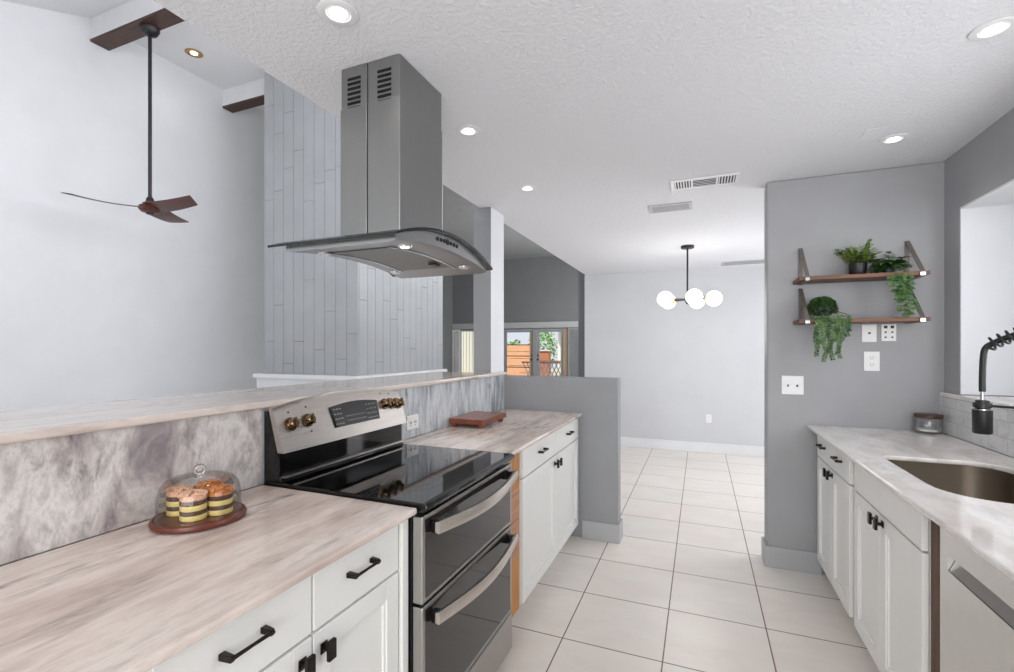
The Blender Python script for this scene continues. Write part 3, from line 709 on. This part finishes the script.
# glass plate
GX0, GX1 = -1.375, -.848
b = BM(); N = 28; P_ = []
for i in range(N+1):
    y = HY-.358+.716*i/N; z = arc(y); P_.append([b.verts.new(c) for c in ((GX0, y, z), (GX1, y, z), (GX1, y, z+.008), (GX0, y, z+.008))])
for i in range(N):
    for j in range(4):
        f_ = b.faces.new((P_[i][j], P_[i+1][j], P_[i+1][(j+1) % 4], P_[i][(j+1) % 4])); f_.material_index = 1 if j in (1, 3) else 0
for q_ in (P_[0], P_[N][::-1]): f_ = b.faces.new(q_); f_.material_index = 1
obj('glass_canopy', b, [M['canopy_glass'], M['canopy_edge']], hd)
# body
BXa, BXb = -1.315, -.866; HB = .335
def under(y): q = (y-HY)/HB; return 1.748-.028*q*q
b = BM(); P_ = []
for i in range(N+1):
    y = HY-HB+2*HB*i/N; P_.append([b.verts.new(c) for c in ((BXa, y, under(y)), (BXb-.02, y, under(y)), (BXb, y, under(y)+.006), (BXb, y, arc(y)-.002), (BXa, y, arc(y)-.002))])
for i in range(N):
    for j in range(5): b.faces.new((P_[i][j], P_[i+1][j], P_[i+1][(j+1) % 5], P_[i][(j+1) % 5]))
b.faces.new(P_[0]); b.faces.new(P_[N][::-1])
hb = obj('hood_body', b, M['steel_hood'], hd, True)
def strip(x0, x1, y0, y1, th, mat, name, parent, n=12):
    b = BM(); R_ = []
    for i in range(n+1):
        y = y0+(y1-y0)*i/n; z = under(y)-.0004; R_.append([b.verts.new(c) for c in ((x0, y, z), (x1, y, z), (x1, y, z-th), (x0, y, z-th))])
    for i in range(n):
        for j in range(4): b.faces.new((R_[i][j], R_[i+1][j], R_[i+1][(j+1) % 4], R_[i][(j+1) % 4]))
    b.faces.new(R_[0]); b.faces.new(R_[n][::-1]); return obj(name, b, mat, parent)
fl = strip(-1.225, -.975, HY-.21, HY+.21, .004, M['filter'], 'grease_filter', hb)
obj('filter_latch', box(BM(), -1.03, -1.0, HY+.12, HY+.16, under(HY+.14)-.012, under(HY+.14)-.006), M['black'], fl)
strip(-.972, -.962, HY-.23, HY+.23, .006, M['chrome'], 'filter_rail', hb); strip(-1.238, -1.228, HY-.23, HY+.23, .006, M['chrome'], 'filter_rail', hb)
for x, y in ((-.925, HY-.20), (-.925, HY+.235), (-1.275, HY-.20), (-1.275, HY+.235)):
    z = under(y)
    q = obj('hood_lamp', lathe(BM(), (x, y, z-.006), [(.017, 0), (.024, .001), (.026, .008)], 20), M['chrome'], hb, True)
    obj('lamp_lens', lathe(BM(), (x, y, z-.0072), [(.015, 0), (.016, .001)], 16), M['hood_led'] if y < HY and x > -1 else M['plastic_white'], q)
b = BM()
for i in range(7):
    y = HY-.085+i*.024; z = (under(y)+arc(y))/2+.006; r_ = .0075 if i != 3 else .011
    cyl(b, (BXb+.0002, y, z), (BXb+.003, y, z), r_, 12)
obj('control_buttons', b, M['black'], hb)

# ================================================================== CEILING FITTINGS
def can(x, y, z, label, mat=None, power=5, r=.062, ring=None):
    t_ = thing('recessed_light', (x, y, z), label, 'ceiling light', 'recessed ceiling lights')
    obj('trim_ring', lathe(BM(), (x, y, z), [(r, -.001), (r, -.004), (r*.9, -.007), (r*.62, -.006), (r*.58, -.003), (r*.44, -.0035)], 32, False), ring or M['white_trim'], t_, True)
    obj('lens', lathe(BM(), (x, y, z), [(r*.02, -.0092), (r*.40, -.0085), (r*.42, -.002)], 24), mat or M['bulb'], t_)
    l = bpy.data.lights.new('recessed_lamp', 'SPOT'); l.energy = power; l.spot_size = 2.3; l.spot_blend = .8; l.shadow_soft_size = .05; l.color = (1, .95, .9)
    o = bpy.data.objects.new('recessed_lamp', l); COL.objects.link(o); o.location = (0, 0, -.02); o.parent = t_
can(-1.058, 1.177, HC, 'recessed ceiling light left of the hood chimney, nearest the camera')
can(-1.045, 2.055, HC, 'recessed ceiling light just right of the hood chimney')
can(-1.06, 2.945, HC, 'recessed ceiling light over the far counter near the column')
can(.90, 2.06, HC, 'recessed ceiling light at the upper right corner of the photo')
can(.905, 2.955, HC, 'recessed ceiling light in front of the shelf wall')
can(-5.073, 3.441, HL, 'recessed warm light in the high living room ceiling between beams', M['warm_bulb'], 3, .085, M['brass'])
def vent(x0, x1, y0, y1, label, kind):
    t_ = thing('ceiling_vent', ((x0+x1)/2, (y0+y1)/2, HC), label, 'vent', None)
    b = BM(); z0, z1 = HC-.008, HC-.0005; m = .022
    box(b, x0, x1, y0, y0+m, z0, z1); box(b, x0, x1, y1-m, y1, z0, z1); box(b, x0, x0+m, y0+m, y1-m, z0, z1); box(b, x1-m, x1, y0+m, y1-m, z0, z1)
    obj('vent_frame', b, M['white_trim'] if kind == 1 else M['vent_grey'], t_, bevel=.002)
    obj('vent_backing', box(BM(), x0+m, x1-m, y0+m, y1-m, HC-.003, HC-.0006), M['vent_dark'], t_)
    xi0, xi1, yi0, yi1 = x0+m, x1-m, y0+m, y1-m
    s_ = BM()
    if kind == 1:
        for xa, xb in ((xi0, xi0+.10), (xi1-.10, xi1)):
            for i in range(6):
                x = xa+.10*(i+.2)/6; box(s_, x, x+.007, yi0, yi1, HC-.007, HC-.0035)
        box(s_, xi0+.10, xi0+.112, yi0, yi1, HC-.0075, HC-.0035); box(s_, xi1-.112, xi1-.10, yi0, yi1, HC-.0075, HC-.0035)
        for i in range(5):
            y = yi0+(yi1-yi0)*(i+.4)/5; box(s_, xi0+.114, xi1-.114, y, y+.003, HC-.006, HC-.0035)
    else:
        for i in range(9):
            y = yi0+(yi1-yi0)*(i+.4)/9; box(s_, xi0, xi1, y, y+.008, HC-.006, HC-.0035)
    obj('vent_slats', s_, M['white_trim'] if kind == 1 else M['vent_grey'], t_)
vent(-.178, .225, 3.165, 3.355, 'white three-way ceiling air vent nearest the shelf wall', 1)
vent(-.362, -.057, 3.66, 3.85, 'grey ceiling return vent between the larger vent and the chandelier', 2)
vent(.25, .90, 6.40, 6.66, 'long ceiling vent close to the far dining wall', 2)
b = BM(); box(b, .745, .835, 2.78, 2.90, HC-.003, HC-.0004); tag(obj('ceiling_cover_plate', b, M['ceiling_high'], bevel=.001), 'flat pale cover plate on the ceiling beside the recessed light', 'cover plate')

# chandelier
chx, chy = -.124, 5.245; chz = 1.895
t_ = thing('chandelier', (chx, chy, chz), 'black and brass chandelier with five glowing opal globes', 'chandelier')
obj('canopy', lathe(BM(), (chx, chy, HC), [(.06, -.028), (.065, -.022), (.065, -.0005)], 28), M['black'], t_, True)
obj('rod', cyl(BM(), (chx, chy, chz), (chx, chy, HC-.028), .009, 12), M['black'], t_, True)
obj('hub', lathe(BM(), (chx, chy, chz), [(.008, -.05), (.02, -.035), (.028, -.01), (.028, .015), (.012, .035)], 20), M['black'], t_, True)
for k, deg in enumerate((263, 335, 47, 119, 191)):
    a = math.radians(deg)+YAW; u = Vector((math.cos(a), math.sin(a), 0)); c = Vector((chx, chy, chz)); R_ = .252
    ar = obj('arm', cyl(BM(), c+u*.02, c+u*(R_-.085), .009, 10), M['black'], t_, True)
    obj('socket', tube(BM(), [c+u*(R_-.098), c+u*(R_-.09), c+u*(R_-.074)], [.013, .026, .028], 16), M['brass'], ar, True, label='brass socket cup')
    obj('globe', sphere(BM(), c+u*(R_+.0), .079, 28, 18), M['globe'], t_, True)
pl = bpy.data.lights.new('chandelier_light', 'POINT'); pl.energy = 12; pl.shadow_soft_size = .3; pl.color = (1, .96, .92)
o = bpy.data.objects.new('chandelier_light', pl); COL.objects.link(o); o.parent = t_; o.location = (0, 0, -.25)

# ================================================================== WALL PLATES
def plate(x0, x1, z0, z1, yw, label, kind, cat='outlet'):
    t_ = thing('wall_outlet' if kind in ('duplex',) else 'wall_plate', ((x0+x1)/2, yw, (z0+z1)/2), label, cat)
    obj('cover', box(BM(), x0, x1, yw-.007, yw-.0005, z0, z1), M['plastic_white'], t_, bevel=.0025)
    xc, zc = (x0+x1)/2, (z0+z1)/2; s_ = BM(); y0, y1 = yw-.0095, yw-.0072
    if kind == 'duplex':
        for dz in (.02, -.02):
            f_ = BM(); box(f_, xc-.017, xc+.017, yw-.0088, yw-.0071, zc+dz-.014, zc+dz+.014); obj('socket', f_, M['plastic_white'], t_, bevel=.001)
            box(s_, xc-.008, xc-.006, y0, y0+.001, zc+dz-.002, zc+dz+.008); box(s_, xc+.006, xc+.008, y0, y0+.001, zc+dz-.002, zc+dz+.008); box(s_, xc-.002, xc+.002, y0, y0+.001, zc+dz-.010, zc+dz-.006)
    elif kind == 'coax': cyl(s_, (xc, yw-.007, zc), (xc, yw-.016, zc), .006, 10)
    elif kind == 'six':
        for i in range(3):
            for s in (-1, 1):
                h = .008 if i == 0 else .0045; box(s_, xc+s*.016-h, xc+s*.016+h, y0, y1, zc+.032-i*.03-h, zc+.032-i*.03+h)
    elif kind == 'double':
        for s in (-1, 1):
            box(s_, xc+s*.025-.004, xc+s*.025+.004, yw-.014, yw-.0072, zc-.009, zc+.004)
    obj('sockets' if kind != 'double' else 'toggle', s_, M['plate_grey'], t_)
plate(.474, .594, 1.10, 1.217, YW, 'white square double switch plate at the lower left of the shelf wall', 'double', 'switch')
plate(.892, .965, 1.427, 1.532, YW, 'white cable plate with one centre jack just under the lower shelf', 'coax', 'wall plate')
plate(.987, 1.059, 1.432, 1.532, YW, 'white wall plate with six black jacks under the lower shelf', 'six', 'wall plate')
plate(.902, .98, 1.255, 1.37, YW, 'white duplex outlet below the two jack plates', 'duplex')
plate(.069, .136, .40, .507, YF, 'white duplex outlet low on the far dining wall', 'duplex')
# outlet on the streaked backsplash, facing +x
t_ = thing('wall_outlet', (XS, 2.06, 1.02), 'white duplex outlet on the marble backsplash right of the range', 'outlet')
obj('cover', box(BM(), XS+.0005, XS+.007, 2.075, 2.185, .960, 1.035), M['plastic_white'], t_, bevel=.0025)
s_ = BM()
for y in (2.108, 2.152):
    for dy in (-.006, .006): box(s_, XS+.0072, XS+.009, y+dy-.001, y+dy+.001, .992, 1.003)
    box(s_, XS+.0072, XS+.009, y-.002, y+.002, .98, .984)
obj('sockets', s_, M['plate_grey'], t_)

# ================================================================== SHELVES
def shelf(zb, label):
    t_ = thing('wall_shelf_board', (.835, 3.31, zb), label, 'shelf', 'wooden wall shelves')
    t_.name = 'bracket_shelf'
    obj('board', box(BM(), .535, 1.145, 3.208, 3.410, zb, zb+.022), M['shelf_wood'], t_, bevel=.002)
    for x in (.577, 1.110):
        b = BM(); w_ = .011; zt = zb+.225; th = .004
        box(b, x-w_, x+w_, YW-.005, YW-.0006, zb-.004, zt)                      # wall leg
        box(b, x-w_, x+w_, 3.202, YW-.005, zb-.0045, zb-.0005)                  # under the board
        prism(b, [(3.2075, zb-.004), (3.2025, zb-.004), (3.2025, zb+.022), (YW-.0055, zt), (YW-.0055, zt-.008), (3.2075, zb+.023)], x-w_, x+w_, 'x')
        br_ = obj('bracket', b, M['bracket'], t_)
        obj('bracket_tip', box(BM(), x-.011, x+.011, 3.199, 3.2022, zb-.003, zb+.014), M['chrome'], br_, label='bright metal bracket tip')
    return t_
shelf(1.787, 'upper wooden wall shelf with metal brackets, holding two plants')
shelf(1.537, 'lower wooden wall shelf with metal brackets above the outlet plates')

# plants
def leaf(b, p, d, up, L, W, fold=.25, droop=.2):
    d = d.normalized(); s = d.cross(up).normalized(); n = s.cross(d).normalized()
    pts = []
    for t0, wf in ((0, .12), (.3, .85), (.6, 1), (.85, .55), (1, .04)):
        c = p+d*L*t0-n*droop*L*t0*t0
        pts.append((b.verts.new(c-s*W*wf*.5+n*fold*W*wf*.5), b.verts.new(c), b.verts.new(c+s*W*wf*.5+n*fold*W*wf*.5)))
    for a_, c_ in zip(pts, pts[1:]):
        b.faces.new((a_[0], a_[1], c_[1], c_[0])); b.faces.new((a_[1], a_[2], c_[2], c_[1]))
rnd = random.Random(11)
# fern in black pot
px, py, pz = .845, 3.305, 1.8095
t_ = thing('potted_fern', (px, py, pz), 'light green fern in a black pot on the upper shelf', 'plant')
obj('pot', lathe(BM(), (px, py, pz), [(.038, 0), (.042, .005), (.044, .07), (.040, .07), (.038, .058)], 28), M['black'], t_, True)
obj('soil', lathe(BM(), (px, py, pz), [(.033, .054), (.033, .058)], 20), M['soil'], t_)
st = BM(); lf = BM(); yback = YW-.006
for i in range(34):
    a = rnd.uniform(0, 2*PI); el = rnd.uniform(.3, 1.2); L = rnd.uniform(.08, .14)
    d = Vector((math.cos(a)*math.cos(el), math.sin(a)*math.cos(el), math.sin(el)))
    if d.y > 0: d.y *= .45
    p0 = Vector((px, py, pz+.070)); path = [p0+d*L*s-Vector((0, 0, 1))*.025*s*s*(1.3-el) for s in [k/6 for k in range(7)]]
    for p in path: p.y = min(p.y, yback)
    tube(st, path, .001, 5)
    for k in range(1, 7):
        dr = (path[k]-path[k-1]).normalized(); sd = dr.cross(Vector((0, 0, 1))).normalized()
        for s in (-1, 1):
            dd = dr*.6+sd*s; 
            if path[k].y > yback-.035: dd.y = min(dd.y, 0)
            leaf(lf, path[k], dd, Vector((0, 0, 1)), .048*(1.1-k*.06), .024, .1, .25)
    leaf(lf, path[-1], d if path[-1].y < yback-.04 else Vector((d.x, -.3, d.z)), Vector((0, 0, 1)), .034, .013)
obj('fronds', lf, M['leaf_fern'], t_); obj('stems', st, M['stem'], t_)
# trailing leafy plant
px, py = .985, 3.30
t_ = thing('trailing_plant', (px, py, pz), 'dark green leafy plant trailing from the upper shelf down to the lower one', 'plant')
obj('pot', lathe(BM(), (px, py, pz), [(.026, 0), (.03, .04), (.027, .04), (.025, .032)], 24), M['black'], t_, True)
st = BM(); lf = BM()
for i in range(40):
    a = rnd.uniform(0, 2*PI); L = rnd.uniform(.06, .125)
    d = Vector((math.cos(a), math.sin(a)*.55, rnd.uniform(.2, 1.3)))
    p0 = Vector((px, py, pz+.035)); path = [p0+d*L*s*.8-Vector((0, 0, 1))*.03*s*s for s in [k/5 for k in range(6)]]
    for p in path: p.y = min(p.y, yback-.004); p.z = max(p.z, pz+.004)
    tube(st, path, .0012, 5)
    for k in range(1, 6):
        for s in range(2):
            b_ = rnd.uniform(0, 2*PI); dd = Vector((math.cos(b_), -abs(math.sin(b_)), rnd.uniform(-.3, .5)))
            leaf(lf, path[k], dd, Vector((0, 0, 1)), rnd.uniform(.034, .048), .028, .15, .3)
for i in range(5):
    x0 = px-.012+.016*i; y0 = 3.192-rnd.uniform(0, .012); L = rnd.uniform(.12, .235)
    path = [Vector((px, py, pz+.03)), Vector(((px+x0)/2, 3.25, pz+.035)), Vector((x0, y0+.004, pz+.012))]
    n = int(L/.022)
    for k in range(n): path.append(Vector((x0+.03*math.sin(i+k*.35)*k/n+.02*k/n, y0-.004*math.sin(k), pz-L*(k+1)/n)))
    tube(st, path, .0011, 5)
    for k in range(3, len(path)):
        for s in (-1, 1):
            dd = Vector((s*rnd.uniform(.6, 1), rnd.uniform(-.7, .05), rnd.uniform(-.5, .2)))
            leaf(lf, path[k], dd, Vector((rnd.uniform(-.5, .5), -1, .6)), rnd.uniform(.026, .036), .024, .15, .35)
obj('leaves', lf, M['leaf_dark'], t_); obj('stems', st, M['stem'], t_)
# string plant on the lower shelf
px, py, pz2 = .668, 3.30, 1.5595
t_ = thing('hanging_string_plant', (px, py, pz2), 'bushy small-leaved plant with dangling strings on the left of the lower shelf', 'plant')
obj('pot', lathe(BM(), (px, py, pz2), [(.036, 0), (.042, .05), (.039, .05), (.036, .04)], 24), M['black'], t_, True)
lf = BM(); st = BM()
for i in range(1100):
    a = rnd.uniform(0, 2*PI); e = rnd.uniform(-.35, 1); q = rnd.uniform(.8, 1)
    r_ = math.sqrt(max(0, 1-e*e)); c = Vector((px+.070*q*r_*math.cos(a), py+.066*q*r_*math.sin(a), pz2+.060+.068*q*e))
    if c.z < pz2+.006: c.z = pz2+.006
    dd = (c-Vector((px, py, pz2+.03))).normalized()+Vector((rnd.uniform(-.6, .6), rnd.uniform(-.6, .6), rnd.uniform(-.6, .3)))
    leaf(lf, c, dd, Vector((0, .1, 1)), .019, .013, .2, .3)
obj('mound_foliage', lf, M['leaf_pearl'], t_)
lf = BM()
for i in range(12):
    u = i/11; x0 = px-.055+.165*u+rnd.uniform(-.006, .006); y0 = 3.193-rnd.uniform(0, .02); L = (.17, .22, .15, .25, .20, .24, .14, .21, .23, .13, .11, .08)[i]
    path = [Vector((px+(x0-px)*.5, py-.03, pz2+.05)), Vector((x0, 3.215, pz2+.024)), Vector((x0, y0+.004, pz2+.012))]
    n = int(L/.011)
    for k in range(n): path.append(Vector((x0+.006*math.sin(i*2+k*.5), y0+.003*math.cos(k), pz2+.01-L*(k+1)/n)))
    tube(st, path, .0008, 4)
    for k in range(2, len(path)):
        for s in (-1, 1):
            dd = Vector((s, rnd.uniform(-.8, .2), rnd.uniform(-.6, .2))); leaf(lf, path[k], dd, Vector((rnd.uniform(-.5, .5), -1, rnd.uniform(0, 1))), .0135, .0135, .2, .3)
obj('strings_foliage', lf, M['leaf_pearl'], t_); obj('stems', st, M['stem'], t_)

# ================================================================== CAKE DOME
kx, ky, kz = -1.288, .890, .9155
t_ = tag(obj('cake_tray', lathe(BM(), (kx, ky, kz), [(.104, 0), (.113, .004), (.1145, .010), (.112, .016), (.107, .018), (.104, .014)], 64), M['tray_wood'], None, True), 'round reddish-brown wooden tray under the glass dome', 'tray')
dz = kz+.0145
t_ = thing('cake_dome', (kx, ky, dz), 'clear glass cake dome with a round knob covering layered cakes', 'cake dome')
prof = [(.100, 0), (.1005, .04), (.099, .062), (.094, .082), (.083, .097), (.066, .105), (.045, .107), (.020, .106), (.011, .108)]
prof_in = [(r-.0025 if r > .02 else r*.5, z-.0025 if z > .09 else z) for r, z in prof][::-1]
b = BM(); lathe(b, (kx, ky, dz), prof, 64, False); obj('glass_cover', b, M['dome_glass'], t_, True)
b = BM(); lathe(b, (kx, ky, dz), [(.0985, 0.0005), (.1015, .0005), (.1015, .004), (.0985, .004), (.0985, .0005)], 64, False); obj('rim', b, M['solid_glass'], t_, True)
b = BM(); tube(b, [(kx+.011*math.cos(2*PI*i/20)*math.cos(YAW+.5), ky+.011*math.cos(2*PI*i/20)*math.sin(YAW+.5), dz+.124+.011*math.sin(2*PI*i/20)) for i in range(21)], .0048, 10)
lathe(b, (kx, ky, dz+.1035), [(.013, 0), (.009, .005), (.008, .010)], 16); obj('knob', b, M['solid_glass'], t_, True)
def campt(px, d):
    F = Vector((-math.sin(YAW), math.cos(YAW), 0)); R = Vector((math.cos(YAW), math.sin(YAW), 0)); return F*d+R*((px-507)/471.79*d)
def cake(x, y, label, top, seed):
    rnd = random.Random(seed); z = kz+.0150; r = .0318
    t_ = thing('layer_cake', (x, y, z), label, 'cake', 'little layer cakes under the glass dome')
    hs = [0, .014, .026, .040, .053]
    for i, (a_, c_) in enumerate(zip(hs, hs[1:])):
        obj('cream_layer' if i % 2 == 0 else 'sponge_layer', lathe(BM(), (x, y, z+a_+.0001), [(r*.97, 0), (r, .002), (r, c_-a_-.003), (r*.97, c_-a_-.0002)], 28), M['cream'] if i % 2 == 0 else M['choc'], t_, True)
    b = BM(); lathe(b, (x, y, z+.0531), [(r, 0), (r*1.0, .006), (r*.8, .012), (r*.3, .014)], 24)
    for k in range(46):
        a_ = rnd.uniform(0, 2*PI); q = r*math.sqrt(rnd.uniform(0, 1)); s = rnd.uniform(.0045, .0078)
        sphere(b, (x+q*math.cos(a_), y+q*math.sin(a_), z+.0645+.008*(1-(q/r)**2)), s, 7, 5, (1, 1, .8))
    obj('crumble_topping', b, top, t_)
for (ppx, d, lab, tm) in ((193.5, 1.278, 'striped layer cake with pale crumble, front of the dome', M['topping']), (220, 1.325, 'striped layer cake with orange crumble, right inside the dome', M['topping2']),
                          (180, 1.320, 'striped layer cake at the left inside the dome', M['topping']), (208, 1.370, 'layer cake at the back of the dome, mostly hidden', M['topping2'])):
    p = campt(ppx, d); cake(p.x, p.y, lab, tm, int(ppx))

# ================================================================== CUTTING BOARD
t_ = thing('cutting_board', (-1.29, 2.68, .9155), 'thick footed mahogany cutting board on the far marble counter', 'cutting board')
b = box(BM(), -1.405, -1.175, 2.50, 2.86, .938, .968); obj('board', b, M['board_wood'], t_, bevel=.004)
for x in (-1.38, -1.205):
    for y in (2.53, 2.83): obj('foot', lathe(BM(), (x, y, .9155), [(.013, 0), (.018, .006), (.020, .0225)], 16), M['board_wood'], t_, True)

# ================================================================== JAR, FAUCET
jx, jy, jz = 1.180, 3.335, .9155
t_ = thing('glass_jar', (jx, jy, jz), 'squat glass jar with a dark wooden lid in the counter corner', 'jar')
obj('jar_body', lathe(BM(), (jx, jy, jz), [(.050, 0), (.059, .008), (.062, .03), (.062, .075), (.058, .085), (.055, .085), (.059, .074), (.059, .03), (.055, .011), (.02, .008)], 40, False), M['dome_glass'], t_, True)
obj('lid', lathe(BM(), (jx, jy, jz), [(.058, .0855), (.0625, .088), (.0625, .104), (.059, .107)], 40), M['lid_wood'], t_, True)
obj('jar_contents', lathe(BM(), (jx, jy, jz), [(.050, .0125), (.054, .018), (.052, .024)], 32), M['plastic_white'], t_, True)
# faucet
hx, hy = .935, 2.21; bx_, by_ = 1.195, 2.02
t_ = thing('spring_faucet', (bx_, by_, .9155), 'matte black spring-neck pull-down faucet over the sink', 'faucet')
obj('base', lathe(BM(), (bx_, by_, .9155), [(.028, 0), (.028, .01), (.018, .016), (.017, .30), (.014, .31)], 24), M['black'], t_, True)
obj('side_lever', tube(BM(), [(bx_, by_-.017, 1.0), (bx_, by_-.045, 1.0), (bx_-.01, by_-.10, 1.05)], [.011, .009, .005], 12), M['black'], t_, True)
A_ = Vector((bx_, by_, 0)); B_ = Vector((hx, hy, 0)); U_ = (A_-B_).normalized(); DL = (A_-B_).length
def hp(s, z): return B_+U_*s+Vector((0, 0, z))
obj('support_arm', cyl(BM(), hp(DL-.016, 1.186), hp(.027, 1.186), .0045, 10), M['black'], t_, True)
ctl = [hp(DL, 1.22), hp(DL, 1.32), hp(DL-.01, 1.40), hp(DL-.07, 1.47), hp(DL-.15, 1.482), hp(.10, 1.446), hp(.05, 1.422), hp(.015, 1.400)]
def smooth(c, n=8):
    out = []
    for i in range(len(c)-1):
        p0, p1, p2, p3 = c[max(i-1, 0)], c[i], c[i+1], c[min(i+2, len(c)-1)]
        for k in range(n):
            u = k/n; out.append(.5*((2*p1)+(p2-p0)*u+(2*p0-5*p1+4*p2-p3)*u*u+(3*p1-p0-3*p2+p3)*u**3))
    return out+[c[-1]]
path = smooth(ctl); path2 = path+smooth([hp(.015, 1.400), hp(.006, 1.385), hp(.002, 1.35), hp(0, 1.29), hp(0, 1.235)])[1:]
obj('hose', tube(BM(), path2, .0098, 14), M['black'], t_, True)
cum = [0]
for p, q in zip(path, path[1:]): cum.append(cum[-1]+(q-p).length)
def along(s):
    for i in range(1, len(path)):
        if s <= cum[i]:
            f_ = (s-cum[i-1])/(cum[i]-cum[i-1]); return path[i-1].lerp(path[i], f_), (path[i]-path[i-1]).normalized()
    return path[-1], (path[-1]-path[-2]).normalized()
coil = []; turns = 24; NN = turns*14; e1 = U_.cross(Vector((0, 0, 1))).normalized()
for i in range(NN+1):
    s = cum[-1]*i/NN; p, d_ = along(s); e2 = d_.cross(e1).normalized(); a = 2*PI*turns*i/NN
    coil.append(p+(e1*math.cos(a)+e2*math.sin(a))*.0205)
obj('spring', tube(BM(), coil, .0044, 6), M['black'], t_, True)
obj('neck', cyl(BM(), (hx, hy, 1.206), (hx, hy, 1.236), .006, 14), M['chrome'], t_, True, label='short chrome neck')
hd_ = obj('spray_head', lathe(BM(), (hx, hy, 1.085), [(.024, 0), (.027, .004), (.0275, .085), (.024, .089), (.019, .091), (.019, .118), (.008, .121)], 28), M['black'], t_, True)
obj('chrome_band', lathe(BM(), (hx, hy, 1.085), [(.0285, .086), (.0285, .089)], 28), M['chrome'], hd_, True)
obj('holder_clip', lathe(BM(), (hx, hy, 1.175), [(.021, .003), (.026, .004), (.026, .020), (.021, .021)], 24), M['black'], t_, True)
